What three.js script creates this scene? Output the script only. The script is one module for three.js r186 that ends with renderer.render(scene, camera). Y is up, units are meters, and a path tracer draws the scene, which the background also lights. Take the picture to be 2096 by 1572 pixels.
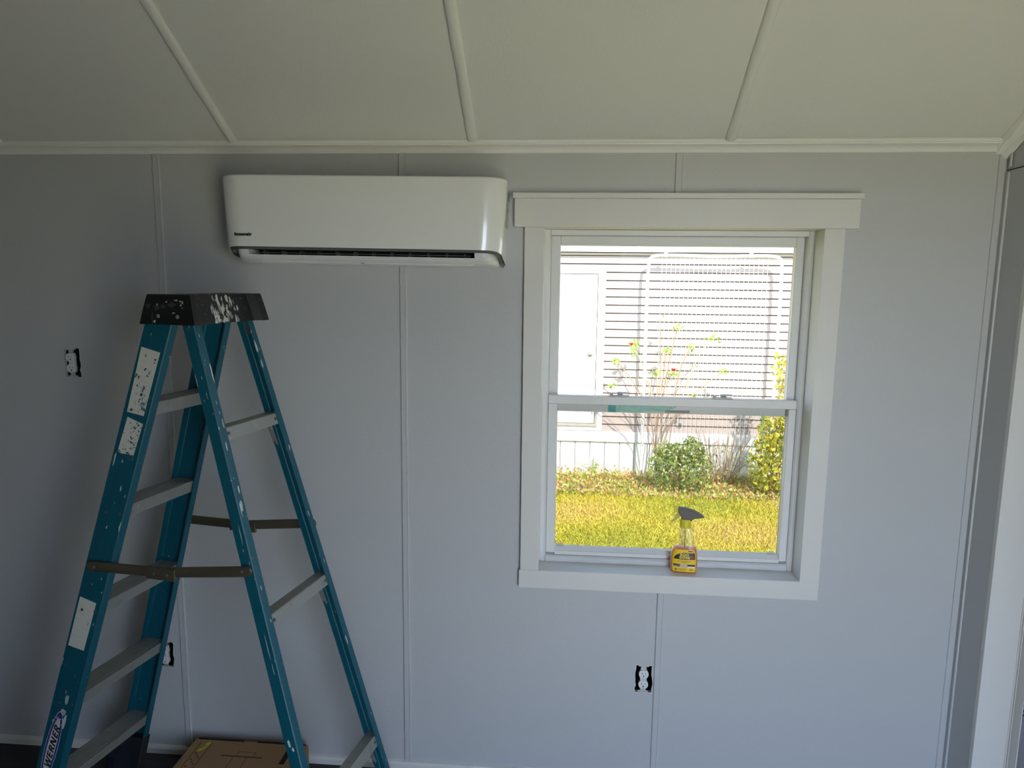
import * as THREE from 'three';
import { RoundedBoxGeometry } from 'three/addons/geometries/RoundedBoxGeometry.js';
import { mergeGeometries } from 'three/addons/utils/BufferGeometryUtils.js';

// ---------------------------------------------------------------- camera, sky, sun, exposure
const scene = new THREE.Scene();
const camera = new THREE.PerspectiveCamera(2 * Math.atan(786 / 1453) * 180 / Math.PI, 2096 / 1572, 0.05, 200);
camera.position.set(0, 1.79571, 2.38206);
camera.rotation.order = 'YXZ';
camera.rotation.set(-0.14235, 0.07786, 0.01148);

const renderer = new THREE.WebGLRenderer();
renderer.toneMapping = THREE.LinearToneMapping;
renderer.toneMappingExposure = 1.0;
renderer.shadowMap.enabled = true;

// bright hazy sky, the same all round: white-blue near the horizon, bluer overhead
{
  const w = 64, h = 64, d = new Float32Array(w * h * 4);
  for (let j = 0; j < h; j++) for (let i = 0; i < w; i++) {
    const el = (j + 0.5) / h * Math.PI - Math.PI / 2, t = Math.pow(Math.max(0, Math.sin(el)), 0.6);
    const a = [9.2, 10.8, 13.4], b = [3.2, 5.0, 8.4];
    for (let k = 0; k < 3; k++) d[(j * w + i) * 4 + k] = a[k] + (b[k] - a[k]) * t;
    d[(j * w + i) * 4 + 3] = 1;
  }
  const t = new THREE.DataTexture(d, w, h, THREE.RGBAFormat, THREE.FloatType);
  t.mapping = THREE.EquirectangularReflectionMapping; t.magFilter = THREE.LinearFilter; t.needsUpdate = true;
  scene.background = t;
}
const sun = new THREE.DirectionalLight(new THREE.Color(1.0, 0.93, 0.82), 25);
sun.position.set(0.45 * 12, 1.1 * 12, 12);
sun.target.position.set(0, 0, 0);
sun.castShadow = true;
sun.shadow.mapSize.set(4096, 4096);
Object.assign(sun.shadow.camera, { left: -14, right: 14, top: 14, bottom: -14, near: 0.5, far: 50 });
scene.add(sun, sun.target);

// ---------------------------------------------------------------- helpers
let seed = 12345;
const rnd = () => { seed = (seed * 1664525 + 1013904223) >>> 0; return seed / 4294967296; };
const rr = (a, b) => a + (b - a) * rnd();
const taken = {};
const numbered = (n) => { const k = taken[n] = (taken[n] ?? -1) + 1; return k ? n + '_' + String(k).padStart(3, '0') : n; };
const lin = (r, g, b) => new THREE.Color().setRGB(r, g, b);

function canvasTex(w, h, draw, srgb = true) {
  const c = document.createElement('canvas'); c.width = w; c.height = h;
  draw(c.getContext('2d'), w, h);
  const t = new THREE.CanvasTexture(c);
  if (srgb) t.colorSpace = THREE.SRGBColorSpace;
  t.wrapS = t.wrapT = THREE.RepeatWrapping;
  return t;
}
function noiseTex(n, octaves, rep) {          // tileable value noise, grey
  const d = new Uint8Array(n * n * 4), f = new Float32Array(n * n);
  for (const [cells, amp] of octaves) {
    const g = Array.from({ length: cells * cells }, rnd);
    for (let j = 0; j < n; j++) for (let i = 0; i < n; i++) {
      const x = i / n * cells, y = j / n * cells, x0 = Math.floor(x), y0 = Math.floor(y);
      let u = x - x0, v = y - y0; u = u * u * (3 - 2 * u); v = v * v * (3 - 2 * v);
      const G = (a, b) => g[(b % cells) * cells + (a % cells)];
      f[j * n + i] += amp * ((G(x0, y0) * (1 - u) + G(x0 + 1, y0) * u) * (1 - v) + (G(x0, y0 + 1) * (1 - u) + G(x0 + 1, y0 + 1) * u) * v);
    }
  }
  let lo = Infinity, hi = -Infinity; for (const v of f) { lo = Math.min(lo, v); hi = Math.max(hi, v); }
  for (let i = 0; i < n * n; i++) { const v = 255 * (f[i] - lo) / (hi - lo); d.set([v, v, v, 255], i * 4); }
  const t = new THREE.DataTexture(d, n, n); t.magFilter = t.minFilter = THREE.LinearFilter;
  t.wrapS = t.wrapT = THREE.RepeatWrapping; t.repeat.set(rep, rep); t.needsUpdate = true; return t;
}
const peel = noiseTex(256, [[64, 0.6], [32, 0.5], [8, 0.4]], 4);
const grainTex = noiseTex(256, [[128, 0.5], [64, 0.3], [16, 0.2]], 8);
const mat = (color, roughness = 0.6, extra = {}) => new THREE.MeshPhysicalMaterial({ color, roughness, ...extra });

// uv in metres from the face a triangle lies on
function metreUV(g) {
  if (g.userData.keepUV) return g;
  if (g.index) g = g.toNonIndexed();
  const p = g.attributes.position, uv = new Float32Array(p.count * 2);
  const a = new THREE.Vector3(), b = new THREE.Vector3(), c = new THREE.Vector3();
  for (let i = 0; i < p.count; i += 3) {
    a.fromBufferAttribute(p, i); b.fromBufferAttribute(p, i + 1); c.fromBufferAttribute(p, i + 2);
    const n = b.clone().sub(a).cross(c.clone().sub(a)); const x = Math.abs(n.x), y = Math.abs(n.y), z = Math.abs(n.z);
    [a, b, c].forEach((v, k) => {
      const s = x >= y && x >= z ? [v.z, v.y] : y >= z ? [v.x, v.z] : [v.x, v.y];
      uv[(i + k) * 2] = s[0]; uv[(i + k) * 2 + 1] = s[1];
    });
  }
  g.setAttribute('uv', new THREE.BufferAttribute(uv, 2));
  return g;
}
function put(name, geo, m, parent = scene, stuff = false) {
  if (Array.isArray(geo) && !stuff) { let o; for (const g of geo) o = put(name, g, m, parent); return o; }   // each piece a part of its own
  if (Array.isArray(geo)) geo = mergeGeometries(geo.map((g) => { g = g.index ? g.toNonIndexed() : g; for (const k of Object.keys(g.attributes)) if (!['position', 'normal', 'uv'].includes(k)) g.deleteAttribute(k); return g; }));
  const o = new THREE.Mesh(metreUV(geo), m);
  o.name = parent === scene ? numbered(name) : name; o.castShadow = o.receiveShadow = true; parent.add(o); if (stuff) o.userData.kind = 'stuff'; return o;
}
function thing(name, label, category, pos = [0, 0, 0], group) {
  const o = new THREE.Group(); o.name = numbered(name); o.position.set(...pos); scene.add(o);
  o.userData = { label, category }; if (group) o.userData.group = group; return o;
}
function structure(name, pos = [0, 0, 0], label, category) {
  const o = new THREE.Group(); o.name = name; o.position.set(...pos); scene.add(o);
  o.userData = { kind: 'structure' }; if (label) o.userData.label = label; if (category) o.userData.category = category; return o;
}
// box from corner ranges, edges slightly rounded when r > 0
function bx(x0, x1, y0, y1, z0, z1, r = 0) {
  const w = x1 - x0, h = y1 - y0, d = z1 - z0;
  const g = r > 0 ? new RoundedBoxGeometry(w, h, d, 2, Math.min(r, w / 2.01, h / 2.01, d / 2.01)) : new THREE.BoxGeometry(w, h, d);
  g.translate((x0 + x1) / 2, (y0 + y1) / 2, (z0 + z1) / 2); return g;
}
function flip(g) {                              // reverse the winding of a triangle soup
  if (g.index) g = g.toNonIndexed();
  for (const k of Object.keys(g.attributes)) {
    const a = g.attributes[k], s = a.itemSize, q = a.array;
    for (let i = 0; i < a.count; i += 3) for (let c = 0; c < s; c++) { const t = q[(i + 1) * s + c]; q[(i + 1) * s + c] = q[(i + 2) * s + c]; q[(i + 2) * s + c] = t; }
  }
  return g;
}
// outline [[a,b]...] swept along an axis from s to e. axis 'x': (a,b)=(z,y); 'y': (a,b)=(x,z); 'z': (a,b)=(x,y)
function prism(pts, axis, s, e, holes = [], steps = 1) {
  const sh = new THREE.Shape(pts.map((p) => new THREE.Vector2(...p)));
  for (const h of holes) sh.holes.push(new THREE.Path(h.map((p) => new THREE.Vector2(...p))));
  let g = new THREE.ExtrudeGeometry(sh, { depth: e - s, bevelEnabled: false, steps });
  const P = g.attributes.position, N = g.attributes.normal;
  for (const A of [P, N]) for (let i = 0; i < A.count; i++) {
    const X = A.getX(i), Y = A.getY(i), E = A.getZ(i) + (A === P ? s : 0);
    if (axis === 'x') A.setXYZ(i, E, Y, X); else if (axis === 'y') A.setXYZ(i, X, E, Y); else A.setXYZ(i, X, Y, E);
  }
  return axis === 'z' ? g : flip(g);
}
// a sheet of no thickness in the plane z
function sheet(x0, x1, y0, y1, z) { const g = new THREE.PlaneGeometry(x1 - x0, y1 - y0); g.translate((x0 + x1) / 2, (y0 + y1) / 2, z); return g; }
const rectHole = (x0, x1, y0, y1) => [[x0, y0], [x0, y1], [x1, y1], [x1, y0]];
function tube(pts, r, seg = 24, rad = 8) { return new THREE.TubeGeometry(new THREE.CatmullRomCurve3(pts.map((p) => new THREE.Vector3(...p))), seg, r, rad); }
function cyl(r0, r1, len, pos, axis = 'y', seg = 20) {
  const g = new THREE.CylinderGeometry(r0, r1, len, seg);
  if (axis === 'x') g.rotateZ(Math.PI / 2); if (axis === 'z') g.rotateX(Math.PI / 2);
  g.translate(...pos); return g;
}

// ---------------------------------------------------------------- materials of the room
const M = {
  wall: mat(lin(0.50, 0.505, 0.51), 0.42, { bumpMap: peel, bumpScale: 0.00025 }),
  ceiling: mat(lin(0.74, 0.735, 0.70), 0.7, { bumpMap: peel, bumpScale: 0.0004 }),
  white: mat(lin(0.68, 0.665, 0.635), 0.4, { bumpMap: grainTex, bumpScale: 0.0001 }),
  vinyl: mat(lin(0.68, 0.675, 0.67), 0.35),
  crown: mat(lin(0.84, 0.835, 0.81), 0.4),
  floor: mat(lin(0.012, 0.012, 0.014), 0.45),
  raw: mat(lin(0.62, 0.6, 0.56), 0.95, { bumpMap: grainTex, bumpScale: 0.001 }),
  core: mat(lin(0.35, 0.26, 0.17), 0.9),
  ext: mat(lin(0.6, 0.58, 0.54), 0.8),
};

// ---------------------------------------------------------------- the room
const XL = -3.4, XR = 1.338, ZB = 2.85, YJ = 2.2177, SL = 0.5787, ZR = 2.85;
const ceilY = (z) => YJ + SL * z;
const BW = 0.024;                                             // wall batten width
const B1 = -1.414, B2 = -0.5685, B3 = 0.3318, B0 = -2.27;     // left edges of the wall battens
const WX0 = -0.0845, WX1 = 0.803, WY0 = 0.8, WY1 = 1.9735;    // finished window opening
const outletAt = [[-1.757, 1.494], [0.296, 0.4045], [-1.4745, 0.399]];
const rag = (cx, cy, hw, hh) => { const q = []; const n = 5;
    for (let i = 0; i < n; i++) q.push([cx - hw + 2 * hw * i / n, cy - hh + rr(-0.0022, 0.0022)]);
    for (let i = 0; i < 8; i++) q.push([cx + hw + rr(-0.002, 0.003), cy - hh + 2 * hh * i / 8]);
    for (let i = 0; i < n; i++) q.push([cx + hw - 2 * hw * i / n, cy + hh + rr(-0.002, 0.002)]);
    for (let i = 0; i < 8; i++) q.push([cx - hw + rr(-0.003, 0.002), cy + hh - 2 * hh * i / 8]);
    return q; };
const outletHole = outletAt.map(([x, y]) => rag(x, y, 0.0285, 0.05));
{
  const floor = put('floor', bx(XL - 0.12, XR + 0.12, -0.05, 0, -0.14, ZB + 0.12), M.floor); floor.userData.kind = 'structure';

  // back wall: sheets between the battens, holes cut for window and outlets with ragged edges
  const wall = structure('wall_back');
  const H = 2.2165, T = -0.012, mid = [XL, B0 + BW / 2, B1 + BW / 2, B2 + BW / 2, B3 + BW / 2, XR + 0.02];
  for (let k = 0; k < 5; k++) {
    const a = mid[k], b = mid[k + 1];
    let o = [[a, 0], [b, 0], [b, H], [a, H]];
    if (k === 3) o = [[a, 0], [b, 0], [b, WY0 - 0.013], [WX0 - 0.013, WY0 - 0.013], [WX0 - 0.013, WY1 + 0.013], [b, WY1 + 0.013], [b, H], [a, H]];
    if (k === 4) o = [[a, 0], [b, 0], [b, H], [a, H], [a, WY1 + 0.013], [WX1 + 0.013, WY1 + 0.013], [WX1 + 0.013, WY0 - 0.013], [a, WY0 - 0.013]];
    const holes = outletHole.filter((h, i) => outletAt[i][0] > a && outletAt[i][0] < b);
    put('wall_panel', prism(o, 'z', T, 0, holes), M.wall, wall);
  }
  // studs side of the wall and the outer sheathing
  put('wall_core', prism([[XL - 0.12, -0.05], [XR + 0.12, -0.05], [XR + 0.12, 2.15], [XL - 0.12, 2.15]], 'z', -0.14, -0.085, [rectHole(WX0 - 0.012, WX1 + 0.012, WY0 - 0.012, WY1 + 0.012)]), M.core, wall);
  const bat = (x, y0, y1) => {   // flat strip with an eased right edge
    const g = prism([[x, 0], [x, 0.0055], [x + 0.0015, 0.0065], [x + BW - 0.006, 0.0065], [x + BW - 0.0035, 0.0075], [x + BW - 0.001, 0.0065], [x + BW, 0]], 'y', y0, y1);
    return put('batten', g, M.wall, wall);
  };
  for (const x of [B0, B1, B2]) bat(x, 0.03, 2.212);
  bat(B3, 0.03, 0.735); bat(B3, 2.082, 2.212);

  // corner strip, one leg on each wall
  const ct = structure('trim_3');
  put('back_leg', prism([[1.3155, 0], [1.3160, 0.0035], [1.3175, 0.0045], [XR, 0.0045], [XR, 0]], 'y', 0.03, 2.214), M.wall, ct);
  put('side_leg', bx(XR - 0.003, XR, 0.0, 2.147, 0.004, 0.021), M.wall, ct);
  put('bead', prism([[XR, 0.020], [XR - 0.004, 0.021], [XR - 0.0055, 0.0235], [XR - 0.004, 0.026], [XR, 0.027]], 'y', 0, 2.147), M.wall, ct);
  put('bead', prism([[XR, 0.024], [XR - 0.004, 0.025], [XR - 0.0055, 0.0275], [XR - 0.004, 0.030], [XR, 0.031]], 'y', 2.163, 2.215), M.wall, ct);

  // right wall (gable end) with the exterior doorway next to the corner
  const DZ0 = 0.145, DZ1 = 1.10, DY = 2.05;
  const right = structure('wall_right');
  put('wall_core', flip(prism([[-0.14, -0.05], [DZ0, -0.05], [DZ0, DY], [DZ1, DY], [DZ1, -0.05], [ZB + 0.12, -0.05], [ZB + 0.12, ceilY(ZB + 0.12) + 0.05], [-0.14, ceilY(-0.14) + 0.05]], 'x', XR + 0.01, XR + 0.12)), M.ext, right);
  put('wall_panel', prism([[0, 0], [DZ0, 0], [DZ0, DY], [DZ1, DY], [DZ1, 0], [ZB, 0], [ZB, 2.152], [0, 2.152]], 'x', XR, XR + 0.012), M.wall, right);
  put('gable_panel', prism([[0, 2.156], [ZB, 2.156], [ZB, ceilY(ZB)], [0, YJ]], 'x', XR + 0.002, XR + 0.012), M.wall, right);

  // left and rear walls, out of frame
  const left = structure('wall_left');
  put('wall_panel', prism([[-0.14, 0], [ZB + 0.12, 0], [ZB + 0.12, ceilY(ZB + 0.12) + 0.02], [-0.14, ceilY(-0.14) + 0.02]], 'x', XL - 0.12, XL), M.wall, left);
  const rear = structure('wall_rear');
  const PX0 = 0.36, PX1 = 1.3, PY = 2.05;     // wide patio doorway behind the camera, open to the garden
  put('wall_panel', prism([[XL - 0.12, 0], [PX0, 0], [PX0, PY], [PX1, PY], [PX1, 0], [XR + 0.12, 0], [XR + 0.12, ceilY(ZB)], [XL - 0.12, ceilY(ZB)]], 'z', ZB, ZB + 0.12), M.wall, rear);
  const d2 = structure('door_2');
  put('jamb', bx(PX0 - 0.001, PX0 + 0.02, 0, PY, ZB - 0.01, ZB + 0.13), M.white, d2);
  put('jamb', bx(PX1 - 0.02, PX1 + 0.001, 0, PY, ZB - 0.01, ZB + 0.13), M.white, d2);
  put('head_jamb', bx(PX0 + 0.02, PX1 - 0.02, PY - 0.02, PY + 0.001, ZB - 0.01, ZB + 0.13), M.white, d2);

  // baseboards
  const bb = structure('baseboard_back');
  put('strip', prism([[0, 0], [0.013, 0], [0.013, 0.02], [0.009, 0.028], [0, 0.031]], 'x', XL, XR), M.white, bb);
  const bl = structure('baseboard_left');
  put('strip', bx(XL, XL + 0.012, 0, 0.03, 0, ZB, 0.003), M.white, bl);

  // ceiling: sloping sheets, half-round battens over the joints, roof deck above
  const cl = structure('ceiling');
  const cb = [-1.925, -1.111, -0.3178, 0.4895, 1.307];
  const cuts = [XL, ...cb, XR];
  const slopeSheet = (a, b) => prism([[0, YJ], [ZR, ceilY(ZR)], [ZR, ceilY(ZR) + 0.014], [0, YJ + 0.014]], 'x', a, b);
  for (let k = 0; k < cuts.length - 1; k++) put('ceiling_panel', slopeSheet(cuts[k] + (k ? 0.0008 : 0), cuts[k + 1]), M.ceiling, cl);
  put('roof_deck', prism([[-0.5, ceilY(-0.5) + 0.02], [ZB + 0.3, ceilY(ZB + 0.3) + 0.02], [ZB + 0.3, ceilY(ZB + 0.3) + 0.15], [-0.5, ceilY(-0.5) + 0.15]], 'x', XL - 0.3, XR + 0.3), M.ext, cl);
  const L = ZR / Math.cos(Math.atan(SL)), ang = Math.atan(SL);
  for (const x of cb) {
    const pr = []; for (let i = 0; i <= 10; i++) { const t = Math.PI * i / 10; pr.push([-Math.cos(t) * 0.0165, -Math.sin(t) * 0.011]); }
    const g = prism(pr, 'z', 0.054, L, [], 60), p = g.attributes.position;
    for (let i = 0; i < p.count; i++) {   // brushed-on caulk makes it slightly wavy
      const z = p.getZ(i), k = 1 + 0.05 * Math.sin(z * 41 + x * 9) + 0.04 * Math.sin(z * 97 + x * 5);
      if (p.getY(i) < -0.001) { p.setY(i, p.getY(i) * k); p.setX(i, p.getX(i) * k); }
    }
    g.computeVertexNormals(); g.rotateX(-ang); g.translate(x, YJ, 0); put('batten', g, M.ceiling, cl);
  }

  // crown: two lengths on the back wall, joined left of the air conditioner, and one up the gable
  const crownPts = [[0, 2.2105], [0.006, 2.2105], [0.0085, 2.2135], [0.012, 2.219], [0.018, 2.2245], [0.026, 2.2285], [0.033, 2.2305], [0.036, 2.2315], [0.0365, 2.2345], [0.040, 2.236], [0.045, 2.2435], [0.048, 2.2455], [0.048, YJ + SL * 0.048], [0, YJ]];
  const t1 = structure('trim_1');
  put('crown_length', prism(crownPts, 'x', XL, -1.083), M.crown, t1);
  put('crown_length', prism(crownPts.map(([a, b]) => [a * 1.02 + (a ? 0.0012 : 0), b - 0.0006]), 'x', -1.0825, XR), M.crown, t1);
  const t2 = structure('trim_2');
  {
    const pr = crownPts.map(([a, b]) => [XR - a, b - 2.2465]); pr[12][1] = pr[13][1] = 0;
    const g = prism(pr, 'z', 0.0, 2.6), p = g.attributes.position;
    for (let i = 0; i < p.count; i++) p.setY(i, p.getY(i) + YJ + SL * p.getZ(i) + 0.004);
    g.computeVertexNormals(); put('crown_length', g, M.crown, t2);
  }

  // doorway: jamb, weather strip and the slab swung open outside
  const d1 = structure('door_1');
  put('jamb', bx(XR - 0.001, 1.437, 0, DY, DZ0, 0.163, 0.0015), M.white, d1);
  put('jamb', bx(XR - 0.001, 1.437, 0, DY, DZ1 - 0.018, DZ1, 0.0015), M.white, d1);
  put('head_jamb', bx(XR - 0.001, 1.437, DY - 0.018, DY, 0.163, DZ1 - 0.018, 0.0015), M.white, d1);
  put('threshold', bx(XR, 1.5, -0.05, 0.02, DZ0, DZ1), mat(lin(0.35, 0.34, 0.32), 0.4, { metalness: 0.6 }), d1);
  const strip = put('weather_strip', prism([[1.437, 0.150], [1.446, 0.150], [1.446, 0.158], [1.4435, 0.166], [1.4395, 0.166], [1.437, 0.160]], 'y', 0, DY), mat(lin(0.36, 0.33, 0.31), 0.8), d1);
  put('outer_jamb', bx(1.436, 1.52, 0, DY, DZ0, 0.1655), M.white, d1);
  put('outer_jamb', bx(1.436, 1.52, 0, DY, DZ1 - 0.0195, DZ1), M.white, d1);
  put('outer_head', bx(1.436, 1.52, DY - 0.0195, DY, 0.1655, DZ1 - 0.0195), M.white, d1);
  const slab = put('door_slab', bx(1.450, 1.49, 0.02, DY - 0.02, 0.166, DZ1 - 0.02), mat(lin(0.34, 0.35, 0.40), 0.5), d1);
  put('stile', bx(1.446, 1.450, 0.02, DY - 0.02, 0.166, 0.202, 0.001), M.white, slab);
  put('stile', bx(1.446, 1.450, 0.02, DY - 0.02, DZ1 - 0.056, DZ1 - 0.02, 0.001), M.white, slab);
  put('rail', bx(1.446, 1.450, 0.02, 0.06, 0.202, DZ1 - 0.056, 0.001), M.white, slab);
  put('rail', bx(1.446, 1.450, DY - 0.06, DY - 0.02, 0.202, DZ1 - 0.056, 0.001), M.white, slab);
  put('screw', [0.485, 0.502, 0.47].map((y) => cyl(0.0028, 0.0028, 0.002, [1.449, y, 0.2055], 'x', 10)), mat(lin(0.03, 0.03, 0.03), 0.4), slab);
}

// ---------------------------------------------------------------- window
{
  const w = structure('window_1');
  // casing with a lintel cap
  const cas = M.white;
  put('casing', bx(-0.149, WX0, 0.80, 1.9745, 0, 0.019, 0.0015), cas, w);
  put('casing', bx(WX1, 0.867, 0.7985, 1.9745, 0, 0.019, 0.0015), cas, w);
  put('apron', bx(-0.1535, 0.8665, 0.735, 0.80, 0, 0.0195, 0.0015), cas, w);
  put('head_board', bx(-0.1825, 0.9065, 1.9745, 2.0655, 0, 0.024, 0.0015), cas, w);
  put('head_cap', bx(-0.1875, 0.911, 2.0655, 2.0825, 0, 0.036, 0.0015), cas, w);
  // jamb lining
  const z0 = -0.07;
  put('jamb_lining', bx(WX0 - 0.012, WX0 - 0.0006, WY0, WY1, -0.085, 0.0), cas, w);
  put('jamb_lining', bx(WX1 + 0.0006, WX1 + 0.012, WY0, WY1, -0.085, 0.0), cas, w);
  put('head_lining', bx(WX0 - 0.012, WX1 + 0.012, WY1 + 0.0006, WY1 + 0.012, -0.085, 0.0), cas, w);
  put('sill', bx(WX0 - 0.012, WX1 + 0.012, WY0 - 0.012, WY0 - 0.0004, -0.085, 0.0), cas, w);
  // vinyl main frame
  const v = M.vinyl, F0 = WX0 + 0.0205, F1 = WX1 - 0.0185;
  const frameSide = (a, b, s) => prism(s > 0 ? [[a, z0], [b - 0.006, z0], [b, z0 - 0.006], [b, z0 - 0.075], [a, z0 - 0.075]] : [[b, z0], [a + 0.006, z0], [a, z0 - 0.006], [a, z0 - 0.075], [b, z0 - 0.075]], 'y', WY0, WY1);
  put('frame_jamb', frameSide(WX0 - 0.0005, F0, 1), v, w);
  put('frame_jamb', frameSide(F1, WX1, -1), v, w);
  put('frame_head', bx(F0, F1, 1.9555, WY1, z0 - 0.075, z0 - 0.0005, 0.002), v, w);
  put('frame_sill', prism([[z0, WY0], [z0, WY0 + 0.016], [z0 - 0.006, WY0 + 0.022], [z0 - 0.022, WY0 + 0.026], [z0 - 0.075, WY0 + 0.02], [z0 - 0.075, WY0]], 'x', F0, F1), v, w);
  // glass: low-e double pane, slightly tinted
  const pane = (k) => new THREE.MeshPhysicalMaterial({ color: lin(k, k * 1.005, k * 0.99), roughness: 0, transmission: 1, thickness: 0, ior: 1.45, specularIntensity: 0.12 });
  // upper sash, set outward
  const us = new THREE.Group(); us.name = 'upper_sash'; w.add(us);
  const a = -0.105, b = -0.140, gx0 = -0.031, gx1 = 0.757, gy1 = 1.9225;
  put('stile', bx(F0, gx0, 1.345, 1.9555, b, a, 0.003), v, us);
  put('stile', bx(gx1, F1, 1.345, 1.9555, b, a, 0.003), v, us);
  put('top_rail', bx(gx0, gx1, gy1, 1.9555, b, a, 0.003), v, us);
  put('bottom_rail', bx(gx0, gx1, 1.345, 1.392, b, a, 0.003), v, us);
  put('pane', sheet(gx0, gx1, 1.392, gy1, -0.123), pane(0.32), us);
  // lower sash, inside
  const ls = new THREE.Group(); ls.name = 'lower_sash'; w.add(ls);
  const c = -0.074, e = -0.104, L0 = F0 + 0.0015, L1 = F1 - 0.0015, hx0 = -0.0305, hx1 = 0.758;
  put('stile', bx(L0, hx0, 0.832, 1.376, e, c, 0.0025), v, ls);
  put('stile', bx(hx1, L1, 0.832, 1.376, e, c, 0.0025), v, ls);
  put('top_rail', bx(L0 - 0.001, L1 + 0.001, 1.376, 1.4065, e, c + 0.001, 0.003), v, ls);
  put('bottom_rail', prism([[c, 0.826], [c, 0.838], [c - 0.004, 0.841], [c - 0.012, 0.8505], [c - 0.016, 0.8515], [e, 0.8515], [e, 0.826]], 'x', hx0, hx1), v, ls);
  put('pane', sheet(hx0, hx1, 0.8515, 1.376, -0.093), pane(0.86), ls);
  // small tilt latch plates in the lower corners
  for (const x of [-0.012, 0.735]) put('corner_tab', bx(x - 0.012, x + 0.012, 0.8515, 0.862, -0.0915, -0.0905), mat(lin(0.7, 0.7, 0.7), 0.3, { transmission: 0.6, thickness: 0 }), ls);
  // two cam locks on the meeting rail
  for (const x of [0.182, 0.536]) {
    const k = new THREE.Group(); k.name = 'sash_lock'; k.position.set(x, 1.4065, -0.088); w.add(k);
    const gm = mat(lin(0.42, 0.43, 0.44), 0.35, { metalness: 0.3 });
    put('base', bx(-0.033, 0.033, 0, 0.004, -0.010, 0.010, 0.0015), gm, k);
    put('cam', [cyl(0.009, 0.012, 0.008, [0.004, 0.007, 0], 'y', 18), cyl(0.005, 0.006, 0.006, [-0.026, 0.006, 0], 'y', 12)], gm, k);
    put('lever', bx(-0.006, 0.034, 0.010, 0.0145, -0.006, 0.007, 0.002), gm, k);
  }
  // torn protective film left on the outer rail
  const film = mat(lin(0.22, 0.66, 0.64), 0.15, { clearcoat: 0.6, bumpMap: grainTex, bumpScale: 0.004, side: THREE.DoubleSide });
  put('film_strip', prism([[0.147, 1.346], [0.20, 1.3465], [0.25, 1.3485], [0.285, 1.352], [0.33, 1.3515], [0.372, 1.3625], [0.392, 1.3735], [0.147, 1.3735]], 'z', -0.1046, -0.1038), film, us);
  put('rating_label', bx(0.345, 0.43, 1.349, 1.3585, -0.1048, -0.1042), mat(lin(0.32, 0.31, 0.29), 0.6), us);
  // insect screen outside the lower half
  const sc = new THREE.Group(); sc.name = 'insect_screen'; w.add(sc);
  const sf = mat(lin(0.5, 0.52, 0.55), 0.4);
  put('screen_frame', [bx(F0, F0 + 0.014, 0.822, 1.36, -0.152, -0.146), bx(F1 - 0.014, F1, 0.822, 1.36, -0.152, -0.146), bx(F0, F1, 0.822, 0.832, -0.152, -0.146), bx(F0, F1, 1.35, 1.362, -0.152, -0.146)], sf, sc);
  put('screen_mesh', sheet(F0 + 0.014, F1 - 0.014, 0.832, 1.35, -0.149), new THREE.MeshPhysicalMaterial({ color: lin(0.215, 0.215, 0.215), roughness: 0, transmission: 1, thickness: 0, ior: 1.01 }), sc);
}

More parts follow.
